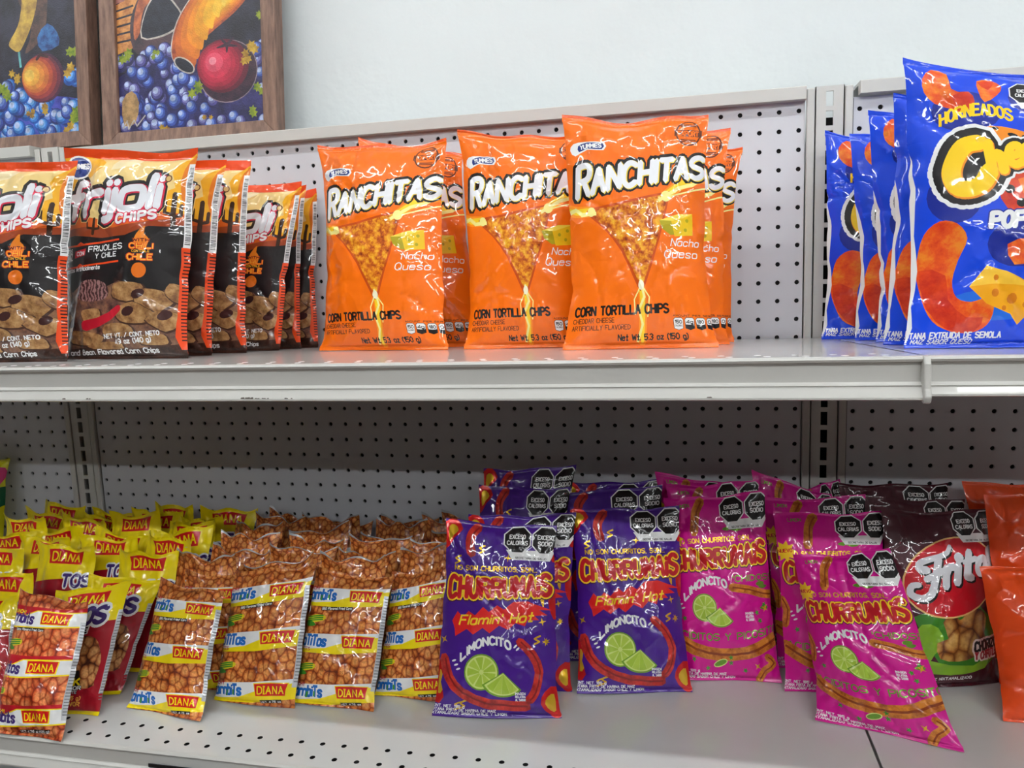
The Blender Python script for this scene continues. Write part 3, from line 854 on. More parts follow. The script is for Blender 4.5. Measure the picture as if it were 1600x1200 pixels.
def art_frij():
    A = Art(.182, .258, cream_f, .0043, .016, .050)
    A.P([(0, 0), (1, 0), (1, .052), (0, .052)], seal_red)
    A.P([(.0, .05), (.30, .05), (.34, .10), (.2, .16), (.0, .20)], amber_f, 2)
    A.P([(1.05, .045), (.93, .06), (.86, .12), (.9, .2), (.76, .25), (.80, .36), (1.05, .36)], amber_f, 2); A.P([(1.02, .05), (.955, .07), (.93, .16), (.96, .3), (1.02, .3)], F_('amber_deep', (222, 120, 26)), 2)
    A.P([(.45, .052), (.62, .052), (.55, .09), (.40, .11)], F_('pale_cream', (246, 226, 178)), 2)
    A.P([(0, .37), (.2, .335), (.45, .36), (.7, .33), (.85, .315), (1, .325), (1, .50), (0, .50)], dune2)
    A.P([(0, .40), (.25, .385), (.5, .395), (.75, .36), (1, .34), (1, .50), (0, .50)], dune)
    cactus(A, .90, .385, .155); cactus(A, .32, .42, .07, .011)
    A.P([(-.02, .435), (.15, .425), (.4, .44), (.6, .43), (.75, .385), (.88, .385), (1.02, .37), (1.02, .75), (-.02, .75)], night_f)
    A.P([(-.02, .66), (.06, .64), (.12, .69), (.22, .66), (.46, .665), (.55, .64), (.72, .655), (.82, .70), (.92, .665), (1.02, .64), (1.02, .97), (-.02, .97)], beanchips)
    A.P([(-.02, .96), (.3, .94), (.6, .955), (1.02, .93), (1.02, 1.02), (-.02, 1.02)], bark)
    rr = random.Random(6)
    for a, b, w, h in ((.03, .70, .07, .07), (.62, .685, .15, .05), (.80, .73, .13, .06), (.95, .69, .08, .05), (.30, .80, .10, .04), (.66, .79, .16, .05), (.88, .82, .13, .05), (.22, .90, .17, .04), (.06, .84, .08, .05), (.52, .87, .16, .035), (.78, .91, .13, .03), (.42, .94, .16, .02)):
        p = [(a + w * math.cos(t) * rr.uniform(.75, 1.1), b + h * math.sin(t) * rr.uniform(.7, 1.15)) for t in [q * math.pi / 4 for q in range(8)]]
        A.P([(x + (x - a) * .10 + .006, y + (y - b) * .10 + .004) for x, y in p], chip_rim, 2); A.P(p, chip_tan, 2)
    # bean mash swirl
    A.P([(.18, .69), (.24, .645), (.34, .632), (.44, .65), (.47, .69), (.43, .725), (.30, .735), (.20, .722)], F_('bean_swirl', tex=('swirl', 60.0, [(.2, (62, 34, 34)), (.8, (150, 110, 108))])), 2)
    A.L([(.24, .845), (.36, .83), (.48, .80), (.55, .765)], .035, F_('chile_red', (186, 24, 44)), 3, .02)
    for a, b in ((.70, .70), (.62, .78), (.88, .80), (.1, .83)): A.E(a, b, .05, .03, F_('bean_brown', (60, 30, 30)), 20, 12)
    A.text('NET WT. / CONT. NETO', .40, .905, .83, .019, [(.115, white_i)], rise=.016, n=1); A.text('4.9 oz (140 g)', .48, .932, .76, .022, [(.115, white_i)], rise=.012, n=1)
    A.text('Chili and Bean Flavored Corn Chips', -.02, .982, .80, .022, [(.115, white_i)], rise=.012, n=1)
    # banner text
    for v in (.468, .568): A.L([(0, v + .008), (.2, v + .006), (.38, v - .006), (.55, v - .018)], .006, seal_red, 0); A.L([(.19, v + .004), (.22, v - .006), (.25, v + .003)], .006, seal_red)
    A.text('GALLETAS', -.02, .515, .13, .021, [(.11, white_i)], rise=.006, n=1); A.text('DE MAIZ', -.02, .545, .13, .028, [(.115, white_i)], rise=.006, n=1)
    A.P([(.165, .50), (.275, .488), (.27, .520), (.16, .532)], F_('red_ink', (206, 22, 44))); A.text('CON', .185, .521, .255, .017, [(.115, white_i)], rise=.003, n=1)
    A.text('FRIJOLES', .30, .505, .575, .024, [(.10, white_i)], rise=.014); A.text('Y CHILE', .36, .536, .53, .021, [(.10, white_i)], rise=.010)
    A.text('Saborizadas Artificialmente', -.03, .602, .40, .018, [(.10, white_i)], rise=.018, n=1)
    # chile badge
    A.P([(.66, .45), (.70, .40), (.73, .385), (.725, .42), (.76, .45), (.73, .50), (.68, .49)], F_('flame_orange', (232, 130, 30)), 2)
    A.E(.705, .592, .050, .050, F_('salsa_orange', (222, 110, 24)))
    A.text('WITH', .655, .458, .76, .013, [(.2, seal_red), (.12, night_f)], n=1)
    A.text('CHILI', .635, .490, .79, .022, [(.24, seal_red), (.09, F_('badge_yellow', (248, 190, 60)))]); A.text('CON CHILE', .65, .508, .77, .010, [(.12, amber_f)], n=1); A.text('CHILE', .62, .543, .79, .025, [(.24, seal_red), (.09, F_('badge_yellow', (248, 190, 60)))])
    A.P([(.962, .08), (1.02, .08), (1.02, .48), (.966, .48)], white_i); bars(A, .966, 1.0, .09, .47, black_i, white_i)
    A.P([(.960, .48), (1.02, .48), (1.02, .96), (.965, .96), (.935, .90), (.955, .8)], seal_red)
    for k in range(26): A.P([(.972, .50 + k * .0165), (1.0, .50 + k * .0165), (1.0, .506 + k * .0165), (.972, .506 + k * .0165)], night_f)
    # logo
    kw = dict(rise=.052, shear=.06, k=3, n=3, gap=.22)
    A.text('frijoli', .055, .342, .79, .155, [(.265, cream_f), (.245, night_f)], dot=1.25, **kw); A.text('frijoli', .062, .345, .797, .155, [(.148, crim)], dot=1.6, **kw); A.text('frijoli', .055, .342, .79, .155, [(.118, F_('logo_silver', (226, 226, 232)))], dot=1.6, **kw)
    A.text('CHIPS', .52, .374, .79, .038, [(.30, crim), (.165, white_i)], rise=.028, k=3, gap=.42)
    A.E(.845, .155, .026, .026, brown_i, n=12); A.E(.845, .155, .018, .018, F_('mark_tan', (220, 180, 110)), n=12)
    A.E(.12, .095, .105, .085, white_i); A.E(.12, .095, .092, .072, navy_i); A.text('YUMMIES', .045, .103, .20, .022, [(.16, white_i)], rise=.004)
    A.build()
    B = Art(.182, .258, night_f, .009, .016, .050)
    B.P([(0, 0), (1, 0), (1, .052), (0, .052)], seal_red); B.P([(0, .052), (1, .052), (1, .35), (0, .35)], amber_f)
    for a, b in ((.80, 1.01), (-.01, .0)):
        B.P([(a, .05), (b, .05), (b, .5), (a, .5)], white_i)
    bars(B, .80, .93, .10, .46, black_i, white_i)
    B.P([(.78, .46), (1.02, .46), (1.02, .99), (.78, .99)], seal_red)
    r = random.Random(2); y = .48
    while y < .93: B.P([(.82, y), (.96, y), (.96, y + .005), (.82, y + .005)], night_f); y += .0125
    B.build(); return A, B

# ---- large blue cheese puff bag
blue_f = F_('blue_film', (6, 66, 214)); blue_d = F_('dark_blue_print', (10, 34, 140)); blue_l = F_('light_blue_print', (30, 104, 214))
puff_t = F_('puff_print', tex=('speckle', 34.0, [(.34, (206, 44, 16)), (.48, (226, 84, 20)), (.62, (232, 132, 30))]))
puff_d = F_('puff_shade_print', tex=('speckle', 40.0, [(.36, (186, 30, 14)), (.6, (216, 66, 20))]))
spot_o = F_('spotted_orange', (240, 140, 24)); logo_y = F_('logo_yellow', (252, 208, 10)); logo_o = F_('logo_orange', (240, 140, 20)); cheese_o = F_('cheese_orange', (244, 168, 22)); cheese_d = F_('cheese_hole', (214, 122, 16))
def art_puff():
    A = Art(.175, .275, blue_f, .0045, .02, .022); A.ku = .80
    for a, b, ra, rb in ((.34, .20, .20, .12), (.25, .50, .16, .14), (.62, .66, .18, .12), (.75, .14, .16, .10), (.5, .86, .3, .08)): A.E(a, b, ra, rb, blue_d if b < .8 else blue_l)
    A.P([(.10, .075), (.17, .03), (.25, .05), (.26, .115), (.34, .135), (.38, .17), (.33, .205), (.26, .19), (.16, .17), (.10, .13)], puff_t, 2); A.P([(.27, .14), (.36, .125), (.39, .165), (.34, .20), (.28, .175)], puff_d, 2)
    A.P([(.42, .07), (.50, .055), (.56, .09), (.53, .13), (.45, .165), (.42, .12)], puff_t, 2); A.P([(.42, .075), (.52, .06), (.48, .11)], puff_d, 2)
    A.P([(.80, .03), (.92, .03), (.95, .08), (.85, .10)], puff_t, 2)
    A.text('HORNEADOS', .19, .250, .60, .040, [(.105, logo_y)], arc=.026, rise=.018, k=0)
    A.P([(.31, .335), (.33, .29), (.42, .26), (.54, .255), (.70, .275), (.76, .31), (.70, .35), (.4, .36)], spot_o, 2)
    A.P([(.54, .31), (.74, .29), (.76, .33), (.6, .36)], F_('puff_red', (232, 84, 50)), 2)
    for a, b, ra, rb in ((.375, .285, .03, .012), (.50, .262, .02, .008), (.60, .285, .032, .012), (.48, .325, .035, .012), (.36, .335, .02, .012), (.68, .29, .03, .012)): A.E(a, b, ra, rb, black_i, -15, 10)
    A.P([(.50, .47), (.56, .42), (.70, .40), (.86, .44), (.90, .50), (.84, .555), (.70, .565), (.56, .545)], puff_d, 2); A.P([(.62, .44), (.8, .43), (.86, .50), (.72, .53)], F_('puff_orange', (240, 120, 24)), 2)
    for a, b in ((.57, .475), (.70, .455), (.82, .47), (.64, .52)): A.E(a, b, .032, .024, black_i, 20, 10)
    # logo: a big C and a chain of bouncing letters
    def lg(r, m, dx=0, dy=0):
        A.L([(.40 + dx, .315 + dy), (.32 + dx, .325 + dy), (.255 + dx, .375 + dy), (.235 + dx, .43 + dy), (.27 + dx, .47 + dy), (.34 + dx, .475 + dy), (.415 + dx, .455 + dy), (.455 + dx, .415 + dy)], r * 1.25, m, 4, smooth=3)
        s = r * .72
        A.L([(.45 + dx, .315 + dy), (.475 + dx, .42 + dy)], s, m, 4); A.L([(.47 + dx, .375 + dy), (.505 + dx, .352 + dy), (.53 + dx, .37 + dy), (.54 + dx, .41 + dy)], s, m, 4, smooth=2)
        for q, w in ((.575, .355), (.665, .35)):
            A.L([(q + dx, w + .005 + dy), (q + .065 + dx, w - .008 + dy), (q + .045 + dx, w - .035 + dy), (q + .005 + dx, w - .025 + dy), (q - .005 + dx, w + .015 + dy), (q + .035 + dx, w + .035 + dy), (q + .075 + dx, w + .022 + dy)], s * .85, m, 4, smooth=2)
        A.L([(.79 + dx, .275 + dy), (.80 + dx, .36 + dy), (.83 + dx, .375 + dy)], s, m, 4); A.L([(.755 + dx, .315 + dy), (.84 + dx, .295 + dy)], s * .9, m, 4)
        A.E(.895 + dx, .33 + dy, r * .72 + .035, r * .72 + .03, m); A.L([(1.02 + dx, .27 + dy), (.97 + dx, .275 + dy), (.965 + dx, .30 + dy), (1.01 + dx, .32 + dy), (1.0 + dx, .35 + dy), (.95 + dx, .355 + dy)], s, m, 4, smooth=2)
    lg(.098, white_i); lg(.078, black_i); lg(.044, logo_o, .004, .004); lg(.040, logo_y)
    A.E(.895, .33, .022, .02, black_i)
    A.text('POFFS', .455, .605, .80, .047, [(.26, blue_d), (.17, white_i)], rise=.012, shear=.12, k=3)
    # big curved puff
    A.P([(.03, .70), (.07, .62), (.16, .58), (.26, .59), (.32, .64), (.27, .71), (.24, .78), (.27, .835), (.36, .85), (.46, .835), (.50, .87), (.47, .925), (.38, .95), (.26, .945), (.14, .91), (.07, .84), (.03, .77)], puff_t, 3)
    A.P([(.04, .74), (.2, .76), (.22, .84), (.34, .90), (.44, .90), (.40, .945), (.24, .94), (.1, .87)], puff_d, 2)
    A.P([(.56, .66), (.70, .64), (.86, .66), (.98, .72), (.9, .77), (.74, .72), (.6, .73)], puff_t, 2)
    A.P([(.34, .80), (.44, .73), (.56, .75), (.74, .80), (.73, .87), (.65, .925), (.6, .89), (.45, .855)], cheese_o); A.P([(.34, .80), (.44, .73), (.56, .75), (.72, .80), (.5, .79)], F_('cheese_light', (250, 196, 60)))
    for a, b, q in ((.5, .82, .022), (.6, .84, .028), (.68, .86, .016), (.56, .87, .014), (.5, .77, .016)): A.E(a, b, q, q, cheese_d, n=10)
    A.text('BOTANA EXTRUIDA DE SEMOLA', -.03, .966, .56, .018, [(.115, white_i)], n=1); A.text('DE MAIZ SABOR QUESO', -.03, .983, .40, .013, [(.115, white_i)], n=1)
    A.P([(-.02, .36), (.012, .38), (.03, .5), (.015, .62), (.034, .74), (.012, .86), (.03, .93), (-.02, .95)], white_i, 2)
    exceso(A, .69, .115, .075)
    A.build()
    B = Art(.175, .275, blue_f, .009, .02, .022)
    B.P([(0, .1), (.12, .1), (.12, .95), (0, .95)], white_i); bars(B, .02, .1, .12, .4, black_i, white_i)
    B.E(.8, .5, .15, .15, blue_d)
    B.build(); return A, B

# ---- small corn kernel bags
kern = F_('corn_kernel_print', tex=('kernels', 112.0, (160, 70, 24), (222, 122, 50), (246, 166, 90)))
kern_r = F_('red_corn_kernel_print', tex=('kernels', 100.0, (176, 60, 32), (232, 106, 54), (250, 154, 96)))
lemon = F_('lemon_yellow', (248, 222, 8)); logo_r = F_('logo_red', (206, 22, 24)); cobalt = F_('cobalt_ink', (24, 104, 190)); violet_i = F_('violet_ink', (58, 34, 110)); green_i = F_('leaf_green', (60, 140, 40)); pink_i = F_('raspberry_ink', (196, 30, 74)); cob_y = F_('cob_yellow', (222, 206, 30)); maroon_i = F_('maroon_print', (158, 8, 30))
def diana(A, u, v, w, h, tilt=.0):
    """red plaque with yellow serif letters"""
    t = tilt
    A.P([(u - .012, v - .006 + t * .0), (u + w * .5, v - .010 - t * .5), (u + w + .012, v - .006 - t), (u + w - .002, v + h + .006 - t), (u + .02, v + h + .006)], lemon)
    A.P([(u, v), (u + w * .5, v - .004 - t * .5), (u + w, v - t), (u + w - .018, v + h - t), (u + .022, v + h)], logo_r)
    A.text('DIANA', u + w * .11, v + h * .80, u + w * .90, h * .60, [(.088, lemon)], rise=t * .8, arc=.0, n=2, gap=.36)
    for e in (0, 1): A.L([(u + w * .285, v + h * (.80 - .60 * e) - t * .25), (u + w * .33, v + h * (.80 - .60 * e) - t * .25)], .007, lemon)
def cob(A, u, v, s=1.0):
    A.P([(u - .06 * s, v + .012 * s), (u + .05 * s, v - .012 * s), (u + .13 * s, v - .008 * s), (u + .12 * s, v + .012 * s), (u + .02 * s, v + .028 * s), (u - .06 * s, v + .03 * s)], cob_y, 2)
    for k in range(3): A.L([(u - .03 * s, v + (.004 + .009 * k) * s), (u + .11 * s, v + (-.010 + .009 * k) * s)], .0045 * s, green_i)
    A.P([(u - .09 * s, v + .035 * s), (u - .01 * s, v + .018 * s), (u + .06 * s, v + .036 * s), (u, v + .046 * s)], green_i, 2)
def side(A, v0=.16, v1=.86):
    A.P([(.950, v0), (1.02, v0), (1.02, v1), (.956, v1), (.962, .5)], F_('strip_silver', (196, 198, 202), rough=.35, metal=.3))
    for k in range(30): A.P([(.966, v0 + .02 + k * .022), (1.0, v0 + .02 + k * .022), (1.0, v0 + .027 + k * .022), (.966, v0 + .027 + k * .022)], grey_i)
def art_bbq():
    A = Art(.110, .160, kern, .0052, .022, .028)
    for v0, title in ((.135, 0), (.475, 1), (.835, 0)):
        r = .055
        A.P([(-.02, v0 + .035), (.5, v0 + .012), (1.02, v0 - .03), (1.02, v0 + .115 - r * .3), (.5, v0 + .150), (-.02, v0 + .165)], lemon)
        A.P([(-.02, v0 + .030), (.5, v0 + .006), (1.02, v0 - .036), (1.02, v0 - .012), (.62, v0 + .05), (.35, v0 + .115), (.1, v0 + .135), (-.02, v0 + .135)], white_i)
        diana(A, .54, v0 + .018, .38, .082, .018)
        if title: A.text('eLoTiTos', -.13, v0 + .112, .35, .070, [(.135, cobalt)], rise=.012, k=0, gap=.24); A.text('CRUJIENTES', -.2, v0 + .145, .14, .020, [(.12, pink_i)], n=1)
        else: A.text('CornbiTs', -.06, v0 + .112, .37, .070, [(.135, cobalt)], rise=.012, k=0, gap=.24); A.L([(.17, v0 + .112), (.175, v0 + .08)], .012, green_i); A.L([(.27, v0 + .1), (.27, v0 + .072)], .012, green_i); A.text('CRUNCHY', -.14, v0 + .040, .13, .024, [(.12, pink_i)], n=1)
    A.P([(.20, .325), (.62, .297), (.62, .272), (.20, .298)], black_i); A.text('BBQ Flavored Fried Corn', .215, .318, .605, .016, [(.115, white_i)], rise=.026, n=1)
    cob(A, .07, .375, 1.6); cob(A, .05, .725, 1.6); side(A)
    for k, tt in enumerate(('EXP 05 JUN 25', 'L 128 20:25')): A.text(tt, .34, .755 + .022 * k, .62, .014, [(.07, brown_i)], n=1)
    A.P([(.60, .985), (.86, .965), (.86, .945), (.60, .962)], black_i); A.text('NET 4.76 oz', .61, .982, .85, .012, [(.115, white_i)], rise=.018, n=1)
    A.build()
    B = Art(.110, .160, silver_b, .009, .022, .028); bars(B, .82, .97, .25, .8, grey_i, F_('strip_white', (226, 228, 230))); B.build()
    return A, B
def art_chile():
    A = Art(.110, .160, kern_r, .0052, .022, .028)
    for v0, title in ((.11, 0), (.455, 1), (.80, 0)):
        A.P([(-.02, v0 + .01), (.5, v0 - .015), (1.02, v0 - .06), (1.02, v0 + .08), (.5, v0 + .12), (-.02, v0 + .15)], F_('crimson_band', (190, 20, 38)))
        A.P([(-.02, v0 + .075), (.22, v0 + .062), (.38, v0 + .015), (1.02, v0 - .03), (1.02, v0 + .085), (.5, v0 + .135), (-.02, v0 + .17)], lemon)
        A.P([(-.02, v0 + .080), (.23, v0 + .068), (.39, v0 + .022), (1.02, v0 - .022), (1.02, v0 + .075), (.5, v0 + .125), (-.02, v0 + .16)], white_i)
        diana(A, .46, v0 + .022, .38, .082, .022)
        A.text('Elotitos' if title else 'Cornbits', -.14, v0 + .125, .36, .068, [(.13, violet_i)], rise=.012, k=0)
        if not title: A.text('CRUNCHY', -.05, v0 + .062, .2, .022, [(.14, lemon)], n=1, rise=.006)
        else: A.text('CRUJIENTES', -.1, v0 + .165, .22, .022, [(.12, pink_i)], n=1, shear=.1)
    A.P([(.12, .292), (.56, .262), (.56, .240), (.12, .268)], black_i); A.text('Spicy Flavored Fried Corn', .13, .287, .55, .014, [(.115, white_i)], rise=.025, n=1)
    cob(A, .09, .36, 1.5); cob(A, .02, .70, 1.5); side(A)
    A.P([(.42, .985), (.84, .955), (.84, .93), (.42, .96)], black_i); A.text('NET 4.76 oz (135 g)', .44, .98, .83, .016, [(.115, white_i)], rise=.026, n=1)
    A.build()
    B = Art(.110, .160, silver_b, .009, .022, .028); bars(B, .80, .97, .2, .9, grey_i, F_('strip_white', (226, 228, 230))); B.build()
    return A, B
nuts_t = F_('peanut_print', tex=('kernels', 92.0, (90, 30, 14), (200, 126, 66), (232, 172, 108)))
def art_queso():
    A = Art(.110, .160, lemon, .0052, .022, .028)
    A.P([(-.02, .36), (.3, .33), (.7, .30), (1.02, .29), (1.02, .97), (-.02, .97)], maroon_i)
    diana(A, .24, .065, .52, .115, .016)
    A.text('TOS', .38, .31, .80, .115, [(.34, white_i)], rise=.01, k=3); A.text('TOS', .38, .31, .80, .115, [(.155, violet_i)], rise=.01, k=3)
    A.P([(.28, .345), (.66, .325), (.66, .385), (.28, .40)], white_i); A.text('QUETE', .30, .385, .64, .036, [(.17, black_i)], rise=.012, n=1)
    A.P([(.25, .50), (.4, .44), (.55, .46), (.62, .40), (.78, .42), (.86, .50), (.90, .60), (.86, .74), (.8, .80), (.15, .80), (.1, .6)], nuts_t, 2)
    side(A, .22, .84)
    A.P([(.22, .68), (.66, .66), (.70, .80), (.20, .83)], black_i)
    A.text('NEW', .26, .725, .56, .05, [(.15, lemon)], rise=.008); A.text('LOOK', .34, .782, .68, .05, [(.15, lemon)], rise=.008)
    A.text('MISMO SABOR', .22, .815, .70, .026, [(.30, black_i), (.13, white_i)], rise=.006, n=1); A.text('SAME TASTE', .32, .838, .66, .018, [(.30, black_i), (.12, white_i)], n=1)
    A.text('NET WT. 4.05 OZ (115 g)', -.05, .895, .72, .028, [(.11, F_('gold_ink', (240, 176, 70)))], rise=.008, n=1); A.text('CHEESE FLAVOR', .1, .945, .72, .030, [(.13, F_('gold_ink', (240, 176, 70)))], rise=.012, n=1)
    A.build()
    B = Art(.110, .160, silver_b, .009, .022, .028); B.P([(0, 0), (.78, 0), (.78, 1), (0, 1)], maroon_i); bars(B, .78, .96, .08, .62, grey_i, F_('strip_white', (226, 228, 230))); B.P([(0, .0), (1, .0), (1, .06), (0, .06)], lemon); B.build()
    return A, B
def art_queso_top():
    """rear bags: the same print, the fine lettering below the neighbours left out"""
    A = Art(.110, .160, lemon, .0068, .022, .028)
    A.P([(-.02, .36), (.3, .33), (.7, .30), (1.02, .29), (1.02, .97), (-.02, .97)], maroon_i)
    diana(A, .24, .055, .58, .135, .012)
    A.text('TOS', .58, .372, .98, .095, [(.30, white_i)], rise=.01, k=3); A.text('TOS', .58, .372, .98, .095, [(.14, violet_i)], rise=.01, k=3)
    A.build(); return A
def art_bbq_top():
    A = Art(.110, .160, kern, .0068, .022, .028)
    A.P([(-.02, 0), (1.02, 0), (1.02, .010), (.7, .022), (.4, .010), (-.02, .024)], silver_b); A.P([(-.02, .36), (.5, .34), (1.02, .30), (1.02, .44), (.5, .48), (-.02, .50)], lemon); A.P([(-.02, .355), (.5, .336), (1.02, .295), (1.02, .32), (.62, .39), (.35, .45), (-.02, .47)], white_i)
    diana(A, .50, .36, .36, .085, .012); A.build(); return A

# ---- corn stick bags
purple_f = F_('purple_foil', (66, 20, 132)); mag_f = F_('magenta_foil', (210, 8, 142))
stick_r = F_('red_stick_print', tex=('speckle', 70.0, [(.36, (140, 16, 18)), (.6, (206, 52, 40))])); stick_d = F_('red_stick_shade', (128, 16, 22)); stick_b = F_('brown_stick_print', tex=('speckle', 70.0, [(.36, (150, 70, 14)), (.6, (216, 132, 44))])); stick_bd = F_('brown_stick_shade', (134, 54, 14))
lime_r = F_('lime_rind', (112, 156, 34)); lime_w = F_('lime_pith', (206, 222, 128)); lime_g = F_('lime_flesh', (178, 204, 74)); lime_d = F_('lime_flesh_dark', (164, 194, 62))
gold_f = F_('gold_foil_ink', (226, 180, 40), rough=.3, metal=.5); red_foil = F_('red_foil_ink', (206, 30, 30), rough=.25, metal=.3); flame_r = F_('flame_red', (222, 30, 28)); logo_dr = F_('logo_dark_red', (190, 22, 34)); logo_yy = F_('logo_bright_yellow', (250, 206, 40)); chg = F_('foil_green', (104, 150, 44), rough=.3, metal=.3)
def lime(A, u, v, r):
    asp = A.W / A.H
    A.E(u, v, r, r, lime_r, n=24); A.E(u, v, r * .92, r * .92, lime_w, n=24)
    for k in range(9): A.E(u, v, r * .82, r * .82, lime_g if k % 2 else lime_d, a0=k * 40 + 4, a1=k * 40 + 36, n=4)
    x, y = u + r * 1.25, v - r * .02 * asp
    A.E(x, y, r * 1.40, r * 1.40, lime_r, a0=-150, a1=-43, n=14); A.E(x, y + .004, r * 1.26, r * 1.26, lime_w, a0=-148, a1=-45, n=14)
    for k in range(4): A.E(x, y + .010, r * 1.12, r * 1.12, lime_g if k % 2 else lime_d, a0=-145 + k * 25, a1=-121 + k * 25, n=4)
    A.E(u, v, r * .14, r * .14, lime_w, n=8)
def stick(A, pts, r, c, d):
    A.L(pts, r, c, 3, smooth=2); A.L([(a + r * .25, b) for a, b in pts], r * .18, d, 0, smooth=2)
def churru(kind):
    P = kind == 'purple'
    A = Art(.142, .226, purple_f if P else mag_f, .0042, .020, .022)
    sc, sd = (stick_r, stick_d) if P else (stick_b, stick_bd)
    r = random.Random(5 if P else 8)
    if P:
        for pts in ([(0, .02), (.10, .0), (.16, .05), (.08, .10), (.0, .16)], [(0, .72), (.05, .76), (.03, .83), (.07, .90), (0, .93)], [(1, .84), (.90, .86), (.86, .92), (.93, .99), (1, .99)], [(1, .36), (.94, .40), (.96, .47), (1, .5)], [(1, .10), (.95, .13), (.96, .18), (1, .2)]):
            A.P(pts, red_foil, 2)
            cx = sum(p[0] for p in pts) / 5; cy = sum(p[1] for p in pts) / 5
            A.P([(cx + (p[0] - cx) * .55, cy + (p[1] - cy) * .55) for p in pts], gold_f, 2)
    stick(A, [(.30, .03), (.24, .08), (.23, .135), (.25, .17)] if P else [(.36, .03), (.30, .09), (.28, .16), (.27, .20)], .042, sc, sd)
    for k in range(6 if P else 10):
        a, b = r.choice([(.06, .3), (.93, .33), (.08, .47), (.92, .62), (.34, .19), (.12, .20), (.9, .50), (.8, .92), (.6, .19), (.05, .62)]); a += r.uniform(-.02, .02); b += r.uniform(-.015, .015)
        A.star(a, b, .035, gold_f, 4, .3, r.uniform(0, 90)) if P or k % 2 else A.P([(a - .04, b), (a, b - .012), (a + .05, b - .004), (a + .01, b + .01)], chg, 2)
    if P:
        for (a, b) in ((.32, .15), (.10, .21), (.82, .60), (.17, .94), (.21, .93)): A.L([(a, b + .02), (a + .04, b + .008), (a + .0, b - .006), (a + .05, b - .02)], .007, gold_f, 0, smooth=2)
    A.text('NO SON CHURRITOS, SON...', .10, .262, .84, .023, [(.12, gold_f)], rise=.006, n=1)
    # logo
    kw = dict(rise=.030, k=3, n=3, gap=.36, scale=lambda t: 1.12 - .22 * math.sin(math.pi * t))
    A.text('CHURRUMAiS', .055, .402, .955, .092, [(.27, F_('logo_shadow', (70, 10, 60)))], **kw); A.text('CHURRUMAiS', .055, .400, .955, .092, [(.225, logo_yy)], **kw); A.text('CHURRUMAiS', .055, .400, .955, .092, [(.135, logo_dr)], **kw)
    if P:
        A.P([(.10, .52), (.15, .47), (.20, .50), (.25, .465), (.31, .485), (.38, .44), (.43, .465), (.50, .43), (.56, .45), (.64, .41), (.76, .405), (.97, .45), (.86, .448), (.93, .475), (.82, .478), (.86, .50), (.76, .50), (.74, .53), (.66, .515), (.60, .55), (.52, .53), (.44, .57), (.38, .545), (.30, .58), (.24, .555), (.14, .595), (.13, .56)], flame_r, 1)
        A.text("Flamin' Hot", .17, .535, .80, .045, [(.10, logo_yy)], rise=.030, shear=.28)
    lx, ly = (0, 0) if P else (-.07, -.145)
    A.text('LIMONCITO', .20 + lx, .715 + ly, .62 + lx, .038, [(.14, white_i)], arc=.052, rise=.065, k=0, shear=-.04)
    for q in ((.16, .735), (.18, .755), (.14, .715)): A.E(q[0] + lx, q[1] + ly, .02, .008, white_i, 20, 8)
    for q in ((.66, .632), (.68, .645)): A.E(q[0] + lx, q[1] + ly, .02, .008, white_i, 45, 8)
    if P:
        lime(A, .38, .765, .145)
        stick(A, [(.70, .61), (.80, .67), (.86, .76), (.82, .86), (.77, .90)], .036, sc, sd); stick(A, [(.05, .71), (.10, .80), (.22, .87), (.45, .925), (.74, .935)], .042, sc, sd)
    else:
        A.star(.06, .235, .10, logo_yy, 9, .62); A.text('NUEVO', .0, .243, .12, .018, [(.12, logo_dr)], n=1, rise=.004)
        lime(A, .32, .605, .120)
        A.text('\u00a1CHIDOS!', .62, .47, .99, .030, [(.11, chg)], n=1)
        stick(A, [(.60, .50), (.76, .515), (.90, .54), (1.02, .55)], .036, sc, sd)
        A.text('ACIDITOS Y PICOSITOS', .03, .762, 1.10, .034, [(.11, chg)], arc=-.030, rise=.035, n=2)
        stick(A, [(.0, .755), (.2, .825), (.45, .855), (.7, .845), (.9, .80), (1.0, .775)], .055, sc, sd)
        stick(A, [(.9, .87), (.95, .90), (.86, .94), (.80, .99)], .032, sc, sd); stick(A, [(.0, .50), (.04, .56), (.02, .64)], .03, sc, sd)
        A.text('LIMON', .12, .06, .24, .02, [(.1, chg)], n=1); A.P([(.60, .185), (.72, .18), (.76, .195), (.68, .21)], chg, 2)
        for (a, b) in ((.2, .88), (.33, .93), (.55, .90), (.68, .94), (.55, .87), (.84, .64), (.12, .665), (.86, .68), (.92, .60)): A.star(a, b, .028, green_i, 5, .4, a * 300)
        A.E(.45, .90, .07, .03, lime_w, 20, 12); A.E(.45, .90, .06, .022, chg, 20, 12)
    for k, tt in enumerate(('IMAGEN', 'RELATIVA', 'AL SABOR')): A.text(tt, .72 - (.06 if P else .0), .875 - (0 if P else .23) + .016 * k, .80 - (.06 if P else .0), .011, [(.12, white_i)], n=1)
    for k, tt in enumerate(('CONT. NET. 185 g', 'BOTANA FRITA DE HARINA DE MAIZ', 'NIXTAMALIZADO SABOR CHILE Y LIMON')): A.text(tt, -.03, .950 + .018 * k, (.25, .50, .58)[k], .013, [(.12, white_i)], n=1)
    exceso(A, .66, .085, .125)
    A.build()
    B = Art(.142, .226, purple_f if P else mag_f, .009, .020, .022)
    if P: B.P([(.8, .1), (1, .1), (1, .9), (.8, .9)], red_foil); B.P([(.9, .3), (1, .3), (1, .4), (.9, .5)], gold_f)
    else: B.P([(0, .5), (.12, .5), (.12, .95), (0, .95)], white_i); bars(B, .0, .12, .55, .92, black_i, white_i)
    B.build(); return A, B

